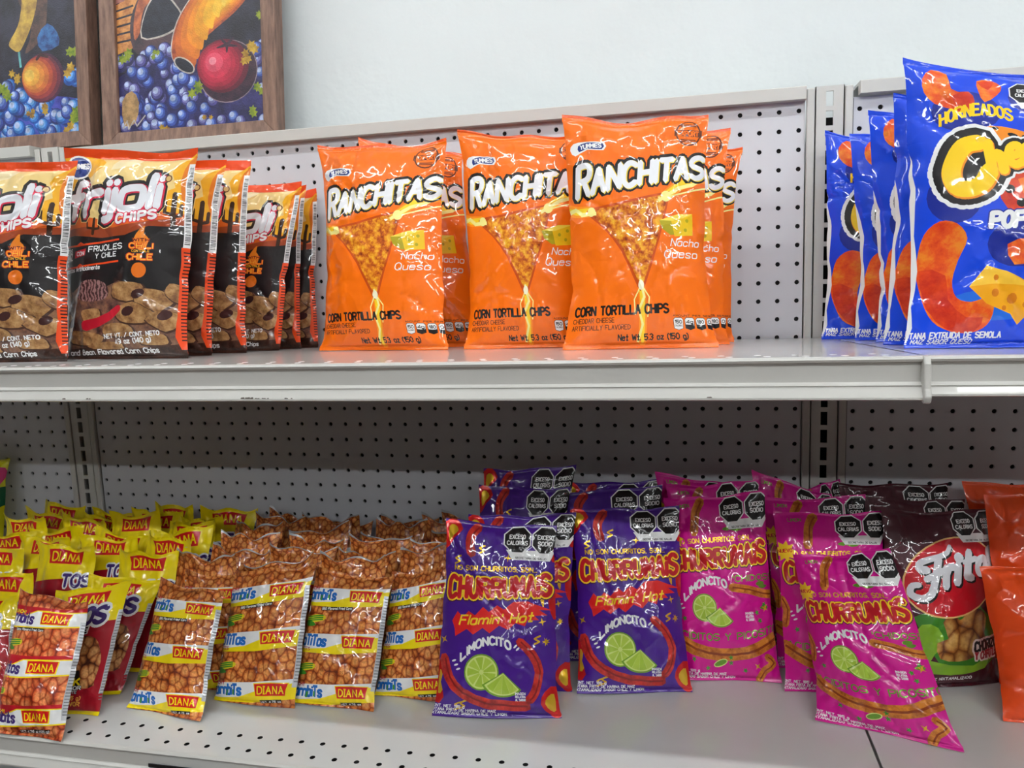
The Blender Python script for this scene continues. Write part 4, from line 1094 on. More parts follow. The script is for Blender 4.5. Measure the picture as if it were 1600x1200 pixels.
def art_fritos():
    wine = F_('wine_film', (70, 16, 32))
    A = Art(.15, .225, wine, .0056, .016, .022)
    A.P([(.16, .60), (.40, .58), (.62, .56), (.76, .50), (.78, .56), (.97, .66), (1.0, .78), (.92, .86), (.70, .90), (.4, .88)], F_('grass_green', (56, 128, 34)), 2); A.P([(.22, .64), (.36, .66), (.40, .76), (.3, .84), (.7, .88), (.86, .80), (.82, .90), (.5, .93), (.2, .88), (.14, .74)], F_('lime_swirl', (130, 178, 40)), 2)
    chipt = F_('corn_curl_print', tex=('kernels', 46.0, (92, 48, 16), (176, 116, 50), (216, 168, 92)))
    A.P([(.40, .63), (.48, .58), (.55, .62), (.60, .60), (.66, .56), (.78, .57), (.84, .62), (.82, .70), (.84, .78), (.70, .83), (.55, .85), (.38, .83), (.34, .74), (.44, .72)], chipt, 2)
    A.E(.54, .385, .455, .325, F_('pale_yellow_line', (236, 190, 120)), 17, 30); A.E(.54, .385, .44, .312, F_('ellipse_red', (200, 16, 34)), 17, 30)
    def sc(r, m, dx=0, dy=0):
        A.L([(.30 + dx, .345 + dy), (.235 + dx, .335 + dy), (.26 + dx, .30 + dy), (.40 + dx, .275 + dy), (.50 + dx, .25 + dy), (.53 + dx, .215 + dy)], r, m, 3, r * .5, smooth=2)
        A.L([(.41 + dx, .285 + dy), (.37 + dx, .39 + dy), (.32 + dx, .475 + dy), (.24 + dx, .50 + dy), (.15 + dx, .475 + dy), (.165 + dx, .43 + dy), (.22 + dx, .425 + dy)], r, m, 3, r * .7, smooth=2)
        A.L([(.29 + dx, .395 + dy), (.44 + dx, .35 + dy)], r * .8, m, 3)
        A.L([(.475 + dx, .335 + dy), (.455 + dx, .435 + dy)], r, m, 3); A.L([(.47 + dx, .37 + dy), (.50 + dx, .33 + dy), (.545 + dx, .33 + dy)], r * .9, m, 3)
        A.L([(.585 + dx, .32 + dy), (.56 + dx, .415 + dy)], r, m, 3); A.E(.60 + dx, .28 + dy, r * 1.3, r * 1.3, m, n=12)
        A.L([(.70 + dx, .25 + dy), (.655 + dx, .385 + dy), (.70 + dx, .39 + dy)], r, m, 3); A.L([(.65 + dx, .305 + dy), (.76 + dx, .285 + dy)], r * .7, m, 3)
        A.L([(.84 + dx, .285 + dy), (.79 + dx, .30 + dy), (.775 + dx, .345 + dy), (.80 + dx, .37 + dy), (.85 + dx, .35 + dy), (.87 + dx, .31 + dy), (.84 + dx, .285 + dy)], r, m, 3, smooth=2)
        A.L([(.98 + dx, .265 + dy), (.96 + dx, .235 + dy), (.91 + dx, .25 + dy), (.925 + dx, .29 + dy), (.96 + dx, .32 + dy), (.93 + dx, .35 + dy), (.89 + dx, .335 + dy)], r, m, 3, smooth=2)
    sc(.036, black_i, .012, .010); sc(.034, F_('script_silver', (228, 230, 236)))
    A.text('CHORIZO', .70, .80, .985, .048, [(.40, F_('label_cream', (236, 214, 206)))], rise=.016, k=3); A.text('Y CHIPOTLE', .71, .845, .985, .038, [(.40, F_('label_cream', (236, 214, 206)))], rise=.012, k=3)
    A.text('CHORIZO', .70, .80, .985, .048, [(.15, black_i)], rise=.016); A.text('Y CHIPOTLE', .71, .845, .985, .038, [(.14, F_('label_red', (170, 20, 40)))], rise=.012)
    A.text('FRITURAS DE MAIZ NIXTAMALIZADO', .02, .955, .70, .014, [(.12, white_i)], n=1)
    exceso(A, .70, .085, .115)
    A.build(); B = Art(.15, .225, wine, .009, .016, .022); B.build(); return A, B
def art_plain(col, name, disc=None):
    f = F_(name, col)
    A = Art(.15, .225, f, .006, .02, .022)
    if disc: A.E(1.05, .55, .42, .42, F_('red_disc_print', (196, 30, 24)), 0, 30)
    A.build(); B = Art(.15, .225, f, .009, .02, .022); B.build(); return A, B
def art_left():
    f = F_('chartreuse_film', (214, 206, 20))
    A = Art(.15, .24, f, .007, .02, .022)
    A.P([(.55, .10), (.9, .06), (1.0, .1), (.95, .2), (.6, .24)], F_('magenta_ink', (206, 40, 110)), 2); A.P([(.8, .26), (1.02, .22), (1.02, .36), (.84, .38)], F_('bottle_green', (20, 92, 60)), 2)
    A.build(); B = Art(.15, .24, f, .009, .02, .022); B.build(); return A, B
# ---------------------------------------------------------------- paintings leaning behind the top rail
wood_m = None
def wood():
    m, nt, b = new_mat('frame_wood')
    tc = nt.nodes.new('ShaderNodeTexCoord')
    mp = N(nt, 'ShaderNodeMapping', inp={'Scale': (60.0, 60.0, 9.0)})
    nt.links.new(tc.outputs['Object'], mp.inputs[0])
    no = N(nt, 'ShaderNodeTexNoise', inp={'Scale': 2.0, 'Detail': 6.0, 'Roughness': 0.7})
    nt.links.new(mp.outputs[0], no.inputs['Vector'])
    r = ramp(nt, [(.3, (84, 62, 52)), (.5, (122, 92, 78)), (.7, (148, 116, 100))])
    nt.links.new(no.outputs[0], r.inputs[0]); nt.links.new(r.outputs[0], b.inputs['Base Color'])
    b.inputs['Roughness'].default_value = .55
    return m
wood_m = wood()
def oil(name, col, col2=None, scale=70.0):
    if name in MATS: return MATS[name]
    m, nt, b = new_mat(name)
    uv = nt.nodes.new('ShaderNodeUVMap'); uv.uv_map = 'art'
    no = N(nt, 'ShaderNodeTexNoise', inp={'Scale': scale, 'Detail': 5.0, 'Roughness': 0.65})
    nt.links.new(uv.outputs[0], no.inputs['Vector'])
    c2 = col2 or tuple(v * .72 for v in col)
    r = ramp(nt, [(.38, c2), (.62, col)])
    nt.links.new(no.outputs[0], r.inputs[0]); nt.links.new(r.outputs[0], b.inputs['Base Color'])
    n2 = N(nt, 'ShaderNodeTexNoise', inp={'Scale': 420.0, 'Detail': 2.0}); nt.links.new(uv.outputs[0], n2.inputs['Vector'])
    bp = N(nt, 'ShaderNodeBump', inp={'Strength': .5, 'Distance': .0008}); nt.links.new(n2.outputs[0], bp.inputs['Height']); nt.links.new(bp.outputs[0], b.inputs['Normal'])
    b.inputs['Roughness'].default_value = .42
    MATS[name] = m
    return m
def blob(A, u, v, ru, rv, cols, dx=-.25, dy=-.25, rot=0, n=22):
    """a painted round form: brush layers, each smaller and shifted"""
    k = len(cols)
    for i, c in enumerate(cols):
        s = 1 - .8 * i / k
        A.E(u + dx * ru * i / k, v + dy * rv * (A.W / A.H) * i / k, ru * s, rv * s, c, rot, n)
o_bg = oil('oil_dark_ground', (44, 42, 60), (22, 20, 30), 24.0); o_grape = [oil('oil_grape_dark', (40, 50, 120)), oil('oil_grape_mid', (64, 88, 176)), oil('oil_grape_light', (110, 140, 216)), oil('oil_grape_glint', (190, 205, 240))]
o_grape2 = [oil('oil_grape2_dark', (44, 40, 92)), oil('oil_grape2_mid', (84, 80, 150)), oil('oil_grape2_light', (130, 130, 190)), oil('oil_grape_glint', (190, 205, 240))]
o_gr3 = [oil('oil_sky_grape', (30, 84, 170)), oil('oil_sky_grape_mid', (60, 130, 214)), oil('oil_sky_grape_light', (120, 180, 240)), oil('oil_grape_glint', (190, 205, 240))]
o_leaf = oil('oil_leaf', (150, 160, 40), (80, 110, 30)); o_leaf2 = oil('oil_leaf_gold', (196, 160, 50), (130, 90, 30)); o_line = oil('oil_pale_line', (206, 196, 186))
def grapes(A, rnd, u0, u1, v0, v1, n, r, sets):
    for _ in range(n):
        u = rnd.uniform(u0, u1); v = rnd.uniform(v0, v1); q = r * rnd.uniform(.8, 1.15)
        blob(A, u, v, q, q, rnd.choice(sets), -.45, -.5, n=14)
def leaf(A, u, v, s, m, rnd):
    A.star(u, v, s, m, 6, .55, rnd.uniform(0, 90))
def painting_right():
    A = Art(.270, .40, o_bg, .02)
    rnd = random.Random(11)
    A.P([(-.02, .48), (.14, .44), (.22, .40), (.2, .64), (-.02, .68)], oil('oil_basket', (214, 150, 84), (160, 96, 50)))
    for k in range(5): A.L([(0, .50 + k * .032), (.12, .485 + k * .034)], .006, o_bg)
    A.P([(.0, .30), (.14, .30), (.12, .42), (0, .47)], oil('oil_rose', (170, 110, 104)), 2)
    A.P([(.11, .66), (.10, .54), (.18, .44), (.28, .38), (.48, .36), (.58, .42), (.56, .60), (.42, .69), (.22, .70)], oil('oil_jar_side', (92, 66, 70), (46, 40, 50), 20.0), 3)
    A.P([(.12, .62), (.13, .52), (.20, .42), (.30, .36), (.44, .35), (.34, .44), (.20, .50), (.16, .60)], oil('oil_clay', (200, 112, 66), (140, 74, 52)), 3)
    A.P([(.17, .62), (.20, .52), (.27, .455), (.36, .455), (.47, .55), (.45, .59), (.32, .625)], o_line, 3); A.P([(.178, .616), (.206, .522), (.274, .463), (.355, .463), (.460, .55), (.442, .584), (.32, .617)], oil('oil_jar_mouth', (36, 38, 52), (24, 24, 36)), 3)
    A.E(.5, .93, .7, .34, oil('oil_grape_shade', (52, 48, 104), (30, 28, 62), 40.0), 0, 30)
    grapes(A, rnd, .0, 1.0, .68, 1.0, 70, .044, [o_grape2, o_grape2, o_grape]); grapes(A, rnd, .0, .55, .67, .98, 42, .044, [o_grape, o_grape2])
    pts = [(.40, .735), (.385, .66), (.43, .57), (.52, .49), (.62, .43), (.76, .395), (.88, .37), (.97, .35), (1.0, .40), (.93, .49), (.82, .56), (.68, .62), (.60, .66), (.55, .72), (.52, .785)]
    A.P([(a + (a - .65) * .025, b - .004) for a, b in pts], o_line, 3); A.P(pts, oil('oil_gourd_deep', (196, 96, 44), (130, 56, 38)), 3)
    for i, (sc, dx, dy, c) in enumerate(((.92, .0, -.006, (206, 104, 42)), (.82, .01, -.010, (220, 122, 38)), (.70, .02, -.014, (232, 142, 36)), (.58, .035, -.020, (238, 160, 38)), (.44, .055, -.026, (244, 180, 46)), (.30, .08, -.032, (248, 196, 60)), (.16, .10, -.036, (250, 208, 80)))):
        A.P([(.68 + (a - .68) * sc + dx, .53 + (b - .53) * sc + dy) for a, b in pts], oil('oil_gourd_%d' % i, c, tuple(v * .86 for v in c), 40.0), 3)
    A.P([(.88, .375), (.93, .30), (1.03, .30), (1.02, .42), (.96, .43)], oil('oil_plum', (120, 70, 100)), 2)
    A.E(.465, .748, .080, .040, o_line, -32); A.E(.465, .748, .071, .032, oil('oil_jar_mouth', (36, 38, 52), (24, 24, 36)), -32)
    A.E(.76, .79, .20, .185, oil('oil_fruit_outline', (150, 130, 140)), n=30); A.E(.76, .79, .194, .179, oil('oil_fruit_shadow', (60, 34, 50), (34, 24, 40)), n=30)
    for sc, dx, dy, c in ((.96, -.03, -.03, (96, 22, 44)), (.88, -.05, -.035, (130, 24, 50)), (.78, -.06, -.04, (160, 28, 56)), (.66, -.065, -.045, (184, 34, 64)), (.52, -.07, -.05, (204, 46, 76)), (.34, -.09, -.06, (220, 80, 104)), (.14, -.10, -.07, (236, 140, 156))): A.E(.76 + dx, .785 + dy * .6, .18 * sc, .165 * sc, oil('oil_red_%d' % int(sc * 100), c, tuple(v * .85 for v in c), 50.0), n=24)
    for a in (20, 92, 164, 236, 308): A.L([(.76, .685), (.76 + .07 * math.cos(math.radians(a)), .685 + .03 * math.sin(math.radians(a)))], .012, oil('oil_fruit_shadow', (60, 34, 50)), 3, .004)
    for a, b, sc, c in ((.05, .69, .06, o_leaf), (.28, .70, .035, o_leaf), (.53, .85, .06, o_leaf), (.93, .70, .06, o_leaf2), (.90, .74, .05, o_leaf2), (.30, .985, .04, o_leaf2), (.90, .955, .05, o_leaf), (.62, .97, .03, o_leaf2), (.60, .42, .03, o_leaf), (.97, .57, .04, o_leaf), (.96, .88, .05, o_leaf)):
        for q in range(3): leaf(A, a + rnd.uniform(-.03, .03), b + rnd.uniform(-.02, .02), sc * .6, c, rnd)
    A.P([(.02, .87), (.09, .83), (.14, .88), (.11, .96), (.03, .97)], oil('oil_ochre', (190, 150, 100)), 2)
    A.L([(.02, .98), (.05, .95), (.06, .985), (.10, .95), (.12, .975), (.18, .935)], .004, o_line)
    A.build(); return A
def painting_left():
    A = Art(.270, .40, o_bg, .02); rnd = random.Random(5)
    q = lambda x, y: (1 - (130 - x) / 225, .38 + y / 333)
    A.P([q(28, -20), q(34, 20), q(52, 60), q(40, 90), q(60, 80), q(76, 60), q(82, 20), q(84, -20)], oil('oil_jug_shade', (96, 70, 60), (60, 46, 46)), 3)
    A.P([q(40, -20), q(38, 20), q(30, 50), q(14, 72), q(16, 80), q(30, 87), q(42, 72), q(54, 50), q(64, 20), q(66, -20)], oil('oil_jug', (206, 170, 74), (150, 116, 60), 40.0), 3)
    A.L([q(30, 88), q(32, 108)], .008, oil('oil_water', (110, 190, 190)))
    A.P([q(62, 70), q(80, 52), q(96, 66), q(98, 84), q(70, 90)], oil('oil_blue_haze', (58, 110, 170), (36, 60, 110), 60.0), 2)
    A.E(.5, .99, .8, .24, oil('oil_violet_ground', (84, 90, 190), (50, 50, 130), 30.0), 0, 30)
    grapes(A, rnd, .2, 1.0, .80, 1.0, 70, .050, [o_grape, o_gr3, o_gr3]); grapes(A, rnd, .2, .55, .74, .9, 16, .05, [o_gr3, o_grape]); grapes(A, rnd, .86, 1.0, .74, .80, 5, .05, [o_gr3])
    for sc, dx, dy, c in ((1.0, 0, 0, (70, 34, 60)), (.94, -.015, 0, (110, 44, 62)), (.86, -.03, -.004, (150, 56, 56)), (.76, -.045, -.008, (184, 80, 52)), (.66, -.06, -.01, (206, 112, 54)), (.54, -.075, -.012, (222, 140, 58)), (.40, -.09, -.014, (232, 168, 66)), (.24, -.105, -.016, (240, 196, 90))): A.E(q(70, 127)[0] + dx, q(70, 127)[1] + dy, .155 * sc, .155 * sc, oil('oil_peach_%d' % int(sc * 100), c, tuple(v * .85 for v in c)), n=28)
    A.L([q(60, 100), q(66, 94), q(78, 98)], .01, oil('oil_stem', (70, 36, 40)), 3)
    for x, y, sc, c in ((22, 120, .05, o_leaf2), (114, 122, .06, o_leaf2), (122, 100, .06, o_leaf), (4, 142, .07, o_leaf), (48, 172, .04, o_leaf2), (70, 172, .05, o_leaf2), (120, 184, .07, o_leaf), (112, 200, .05, o_leaf2)):
        for k in range(3): leaf(A, q(x, y)[0] + rnd.uniform(-.03, .03), q(x, y)[1] + rnd.uniform(-.02, .02), sc * .6, c, rnd)
    A.build(); return A
def frame(x0, x1, art, label, zb, lean=math.radians(5.4)):
    W, H = x1 - x0, .455
    t = empty('framed_painting', ((x0 + x1) / 2, .022, zb), label, 'painting', 'framed paintings')
    t.rotation_euler = (-lean, 0, 0)
    w = .0265
    hw = W / 2
    def bar(p):   # mitred moulding: front inner, front outer
        m = MB(); (a, b, c, d) = p
        V = [(a[0], 0, a[1]), (b[0], 0, b[1]), (c[0], .0035, c[1]), (d[0], .0035, d[1]), (a[0], .026, a[1]), (b[0], .026, b[1]), (c[0], .013, c[1]), (d[0], .013, d[1])]
        m.add(V, [(0, 1, 2, 3), (5, 4, 7, 6), (1, 0, 4, 5), (3, 2, 6, 7), (0, 3, 7, 4), (2, 1, 5, 6)])
        return m
    O = [(-hw, 0), (hw, 0), (hw, H), (-hw, H)]; I = [(-hw + w, w), (hw - w, w), (hw - w, H - w), (-hw + w, H - w)]
    for k in range(4): bar((O[k], O[(k + 1) % 4], I[(k + 1) % 4], I[k])).obj('moulding', wood_m, t, bevel=.0012)
    vs, F, M, R = art.res
    V = np.zeros((len(vs), 3)); V[:, 0] = vs[:, 0] / art.W * (W - 2 * w) - hw + w; V[:, 1] = .010; V[:, 2] = vs[:, 1] / art.H * (H - 2 * w) + w
    me = bpy.data.meshes.new('canvas'); me.from_pydata(V.tolist(), [], F.tolist())
    for m in art.mats: me.materials.append(m)
    me.polygons.foreach_set('material_index', M.astype(np.int32))
    uvl = me.uv_layers.new(name='art'); lo = np.zeros(len(me.loops), np.int32); me.loops.foreach_get('vertex_index', lo); uvl.data.foreach_set('uv', vs[lo].ravel())
    link(bpy.data.objects.new('canvas', me), t)
    MB().box(-hw + w * .5, hw - w * .5, .0125, .016, w * .5, H - w * .5).obj('backing_board', dark_m, t)
frame(.082, .402, painting_right(), 'brown-framed still life with orange gourd and red fruit, right of the two paintings', .0295)
frame(-.261, .059, painting_left(), 'brown-framed still life with a peach over blue grapes, left of the two paintings', .0385)

# ---------------------------------------------------------------- the bags
AR = art_ranch(); BR_ = Art(.185, .278, orange_f, .009, .022, .028); BR_.P([(0, .3), (.1, .3), (.1, .6), (0, .6)], white_i); bars(BR_, .0, .1, .31, .59, black_i, white_i); BR_.build()
AF, BF = art_frij(); AC, BC = art_puff(); AB, BB = art_bbq(); AH, BH = art_chile(); AQ, BQ = art_queso()
AP, BP = churru('purple'); AM, BM = churru('magenta'); AT, BT = art_fritos(); AO, BO = art_plain((232, 76, 22), 'orange_red_film', True); AL, BL_ = art_left()
AQ2 = art_queso_top(); AB2 = art_bbq_top()
KIND = {
 'R': ('tortilla_chip_bag', AR, BR_, 'orange tortilla chip bags', dict(T=.030, Tb=.020, flare=.10, dip=.006, amp=1.25)),
 'F': ('bean_chip_bag', AF, BF, 'dark bean chip bags', dict(T=.026, Tb=.020, flare=.06, dip=.005, amp=1.25)),
 'C': ('cheese_puff_bag', AC, BC, 'blue cheese puff bags', dict(T=.030, Tb=.022, flare=.06, dip=.008, amp=1.2)),
 'B': ('corn_snack_bag', AB, BB, 'yellow-banded corn snack bags', dict(T=.017, Tb=.012, flare=.04, topw=.004, dip=.006)),
 'H': ('chile_corn_bag', AH, BH, None, dict(T=.017, Tb=.012, flare=.04, dip=.006)),
 'Q': ('nut_snack_bag', AQ, BQ, 'yellow nut snack bags', dict(T=.017, Tb=.012, flare=.05, dip=.004)),
 'P': ('corn_stick_bag', AP, BP, 'purple corn stick bags', dict(T=.022, Tb=.016, flare=.07, amp=1.4)),
 'M': ('corn_stick_bag', AM, BM, 'magenta corn stick bags', dict(T=.022, Tb=.016, flare=.05, amp=1.4)),
 'T': ('corn_chip_bag', AT, BT, 'maroon corn chip bags', dict(T=.026, Tb=.018, flare=.04)),
 'O': ('orange_snack_bag', AO, BO, 'orange-red snack bags', dict(T=.028, Tb=.018, flare=.05, amp=1.6)),
 'L': ('chartreuse_snack_bag', AL, BL_, None, dict(T=.022, Tb=.016)),
}
BAGS = [
    ('R', (0.544, -0.130, -0.0212), (0.736, -0.160, -0.0307), (0.547, -0.170, -0.2981), (0.738, -0.200, -0.2967), 1, 'orange tortilla chip bag standing alone in front, leftmost of the orange bags'),
    ('R', (0.583, -0.085, -0.0048), (0.730, -0.075, -0.0360), (0.577, -0.115, -0.3007), (0.761, -0.105, -0.3011), 2, 'orange tortilla chip bag seen as a strip between the two left orange bags'),
    ('R', (0.748, -0.155, -0.0197), (0.919, -0.155, -0.0362), (0.755, -0.190, -0.2972), (0.921, -0.190, -0.2972), 3, 'orange tortilla chip bag in the middle, its right edge behind the tallest orange bag'),
    ('R', (0.761, -0.085, -0.0152), (0.932, -0.085, -0.0317), (0.751, -0.115, -0.3007), (0.930, -0.115, -0.3007), 4, 'orange tortilla chip bag almost hidden, directly behind the middle orange bag'),
    ('R', (0.892, -0.220, -0.0253), (1.056, -0.210, -0.0362), (0.892, -0.260, -0.2939), (1.065, -0.250, -0.2943), 5, 'orange tortilla chip bag nearest the shelf edge, tallest and foremost of the orange bags'),
    ('R', (0.916, -0.150, -0.0313), (1.084, -0.145, -0.0407), (0.917, -0.190, -0.2972), (1.081, -0.185, -0.2974), 6, 'orange tortilla chip bag peeking out at right, directly behind the tallest orange bag'),
    ('R', (0.944, -0.080, -0.0448), (1.103, -0.075, -0.0535), (0.935, -0.120, -0.3004), (1.090, -0.115, -0.3007), 7, 'orange tortilla chip bag at the right, rearmost behind the tallest orange bag'),
    ('F', (0.129, -0.325, -0.0408), (0.316, -0.315, -0.0496), (0.129, -0.360, -0.2892), (0.308, -0.350, -0.2897), 8, 'dark bean chip bag with red-orange top, cut off by the left photo edge'),
    ('F', (0.266, -0.270, -0.0266), (0.458, -0.280, -0.0399), (0.259, -0.305, -0.2918), (0.446, -0.315, -0.2913), 9, 'dark bean chip bag fully visible in front, second from the left'),
    ('F', (0.264, -0.205, -0.0291), (0.456, -0.220, -0.0449), (0.255, -0.240, -0.2948), (0.438, -0.255, -0.2941), 10, 'dark bean chip bag directly behind the fully visible one, only its right edge showing'),
    ('F', (0.266, -0.145, -0.0287), (0.455, -0.155, -0.0374), (0.258, -0.180, -0.2976), (0.448, -0.190, -0.2972), 11, 'dark bean chip bag third in its row, orange corner pointing up at right'),
    ('F', (0.318, -0.090, -0.0543), (0.499, -0.095, -0.0622), (0.292, -0.120, -0.3004), (0.462, -0.125, -0.3002), 12, 'shorter dark bean chip bag with a level top, fourth in the row going back'),
    ('F', (0.309, -0.053, -0.0535), (0.482, -0.053, -0.0601), (0.290, -0.078, -0.3024), (0.469, -0.078, -0.3024), 13, 'dark bean chip bag fifth in its row, a strip beside the level-topped one'),
    ('F', (0.315, -0.020, -0.0562), (0.485, -0.020, -0.0634), (0.298, -0.040, -0.3042), (0.480, -0.040, -0.3042), 14, 'dark bean chip bag at the very back of its row against the pegboard'),
    ('C', (1.234, -0.300, -0.0130), (1.410, -0.310, -0.0485), (1.230, -0.350, -0.2897), (1.401, -0.360, -0.2892), 15, 'large blue cheese puff bag in front, largest of the blue bags'),
    ('C', (1.245, -0.220, -0.0307), (1.412, -0.230, -0.0586), (1.232, -0.260, -0.2939), (1.408, -0.270, -0.2934), 16, 'blue cheese puff bag directly behind the largest blue bag, only a left strip visible'),
    ('C', (1.235, -0.150, -0.0344), (1.412, -0.160, -0.0611), (1.241, -0.190, -0.2972), (1.408, -0.200, -0.2967), 17, 'blue cheese puff bag third from the front with a white side seam'),
    ('C', (1.228, -0.090, -0.0479), (1.413, -0.090, -0.0681), (1.231, -0.130, -0.3000), (1.409, -0.130, -0.3000), 18, 'blue cheese puff bag fourth from the front, between the seamed bag and the rearmost one'),
    ('C', (1.207, -0.040, -0.0354), (1.396, -0.040, -0.0571), (1.202, -0.070, -0.3028), (1.396, -0.070, -0.3028), 19, 'rearmost blue cheese puff bag standing against the slotted upright'),
    ('B', (0.372, -0.308, -0.5726), (0.470, -0.321, -0.5806), (0.363, -0.378, -0.7120), (0.473, -0.391, -0.7120), 20, 'yellow-banded corn snack bag, leftmost of the four in the front row'),
    ('B', (0.456, -0.277, -0.5710), (0.574, -0.280, -0.5550), (0.459, -0.347, -0.7120), (0.569, -0.350, -0.7120), 21, 'yellow-banded corn snack bag in front, second from the left in the front row'),
    ('B', (0.566, -0.266, -0.5650), (0.672, -0.271, -0.5716), (0.559, -0.336, -0.7120), (0.667, -0.341, -0.7120), 22, 'yellow-banded corn snack bag in front, third from the left in the front row'),
    ('B', (0.662, -0.245, -0.5753), (0.742, -0.247, -0.5625), (0.654, -0.305, -0.7120), (0.749, -0.307, -0.7120), 23, 'yellow-banded corn snack bag, rightmost in the front row beside the purple bag'),
    ('B', (0.379, -0.269, -0.5762), (0.474, -0.264, -0.5821), (0.388, -0.329, -0.7120), (0.489, -0.324, -0.7120), 24, 'yellow-banded corn snack bag just behind and between the two leftmost front ones'),
    ('H', (0.237, -0.388, -0.5616), (0.340, -0.393, -0.5714), (0.234, -0.448, -0.7120), (0.337, -0.453, -0.7120), 25, 'red-banded corn snack bag at the front left corner of the lower shelf'),
    ('Q', (0.255, -0.355, -0.5774), (0.362, -0.350, -0.5605), (0.246, -0.405, -0.7120), (0.340, -0.400, -0.7120), 26, 'yellow and dark red nut snack bag just right of the red-banded corn bag'),
    ('Q', (0.265, -0.309, -0.5722), (0.361, -0.291, -0.5831), (0.257, -0.369, -0.7120), (0.331, -0.351, -0.7120), 27, 'yellow and dark red nut snack bag nearest the leftmost yellow-banded corn bag'),
    ('Q', (0.116, -0.369, -0.5815), (0.203, -0.359, -0.5853), (0.123, -0.429, -0.7120), (0.234, -0.419, -0.7120), 28, 'yellow and dark red nut snack bag cut off by the left photo edge'),
    ('P', (0.744, -0.269, -0.4948), (0.877, -0.251, -0.5057), (0.738, -0.339, -0.7120), (0.888, -0.321, -0.7120), 29, 'purple corn stick bag in front, nearest the shelf edge'),
    ('P', (0.758, -0.220, -0.5048), (0.895, -0.207, -0.5021), (0.754, -0.275, -0.7120), (0.892, -0.262, -0.7120), 30, 'purple corn stick bag directly behind the front purple bag at left'),
    ('P', (0.761, -0.175, -0.4783), (0.883, -0.165, -0.4809), (0.757, -0.225, -0.7120), (0.872, -0.215, -0.7120), 31, 'purple corn stick bag third in the left purple stack, its left corner sticking out'),
    ('P', (0.751, -0.110, -0.4730), (0.882, -0.100, -0.4677), (0.746, -0.150, -0.7120), (0.846, -0.140, -0.7120), 32, 'purple corn stick bag highest and rearmost in the left purple stack'),
    ('P', (0.885, -0.194, -0.4998), (1.021, -0.170, -0.5013), (0.898, -0.264, -0.7120), (1.035, -0.240, -0.7120), 33, 'purple corn stick bag in front of the right purple stack beside the magenta bags'),
    ('P', (0.848, -0.125, -0.4998), (0.998, -0.105, -0.4920), (0.869, -0.185, -0.7120), (1.014, -0.165, -0.7120), 34, 'purple corn stick bag second in the right purple stack'),
    ('P', (0.859, -0.075, -0.4985), (0.998, -0.060, -0.4958), (0.877, -0.115, -0.7120), (0.985, -0.100, -0.7120), 35, 'purple corn stick bag rearmost in the right purple stack against the magenta bag'),
    ('M', (1.001, -0.151, -0.4972), (1.126, -0.141, -0.4860), (1.011, -0.211, -0.7120), (1.142, -0.201, -0.7120), 36, 'magenta corn stick bag in front of the left magenta stack, standing upright'),
    ('M', (1.003, -0.105, -0.4919), (1.123, -0.100, -0.4828), (1.018, -0.150, -0.7120), (1.136, -0.145, -0.7120), 37, 'magenta corn stick bag second in the left magenta stack'),
    ('M', (0.987, -0.060, -0.4850), (1.106, -0.055, -0.5022), (1.009, -0.090, -0.7120), (1.130, -0.085, -0.7120), 38, 'magenta corn stick bag rearmost in the left magenta stack, flat corner at upper left'),
    ('M', (1.153, -0.208, -0.5456), (1.249, -0.246, -0.5203), (1.170, -0.278, -0.7120), (1.309, -0.316, -0.7120), 39, 'magenta corn stick bag slumped forward, its bottom corner nearest the shelf edge'),
    ('M', (1.137, -0.142, -0.5131), (1.269, -0.131, -0.5124), (1.143, -0.222, -0.7120), (1.262, -0.211, -0.7120), 40, 'magenta corn stick bag directly behind the slumped magenta bag'),
    ('M', (1.125, -0.105, -0.5056), (1.255, -0.095, -0.5017), (1.142, -0.165, -0.7120), (1.261, -0.155, -0.7120), 41, 'magenta corn stick bag third in the right magenta stack'),
    ('M', (1.117, -0.060, -0.4799), (1.222, -0.055, -0.5139), (1.137, -0.100, -0.7120), (1.255, -0.095, -0.7120), 42, 'magenta corn stick bag at the back with one sharp corner rising at left'),
    ('M', (1.177, -0.025, -0.5170), (1.239, -0.015, -0.5027), (1.171, -0.055, -0.7120), (1.278, -0.045, -0.7120), 43, 'magenta corn stick bag rearmost beside the right upright, mostly hidden'),
    ('T', (1.263, -0.140, -0.5073), (1.399, -0.103, -0.5138), (1.266, -0.200, -0.7120), (1.395, -0.163, -0.7120), 44, 'dark maroon corn chip bag in front with a red oval and silver script'),
    ('T', (1.250, -0.095, -0.5018), (1.381, -0.062, -0.5147), (1.263, -0.145, -0.7120), (1.378, -0.112, -0.7120), 45, 'dark maroon corn chip bag second in its stack, top just showing'),
    ('T', (1.231, -0.050, -0.4990), (1.373, -0.025, -0.5026), (1.248, -0.090, -0.7120), (1.380, -0.065, -0.7120), 46, 'dark maroon corn chip bag rearmost in its stack against the pegboard'),
    ('O', (1.359, -0.190, -0.5581), (1.482, -0.200, -0.5360), (1.368, -0.250, -0.7120), (1.493, -0.260, -0.7120), 47, 'orange-red snack bag low in front at the right edge of the photo'),
    ('O', (1.386, -0.115, -0.4928), (1.505, -0.115, -0.4843), (1.394, -0.165, -0.7120), (1.508, -0.165, -0.7120), 48, 'orange-red snack bag behind the low one, in the middle of its stack'),
    ('O', (1.381, -0.060, -0.4914), (1.511, -0.055, -0.4882), (1.396, -0.100, -0.7120), (1.520, -0.095, -0.7120), 49, 'orange-red snack bag rearmost against the pegboard at the right'),
    ('L', (-0.268, -0.070, -0.4895), (-0.129, -0.030, -0.4900), (-0.272, -0.100, -0.7120), (-0.143, -0.060, -0.7120), 50, 'tall chartreuse snack bag with a pink print at the left edge of the photo'),
]
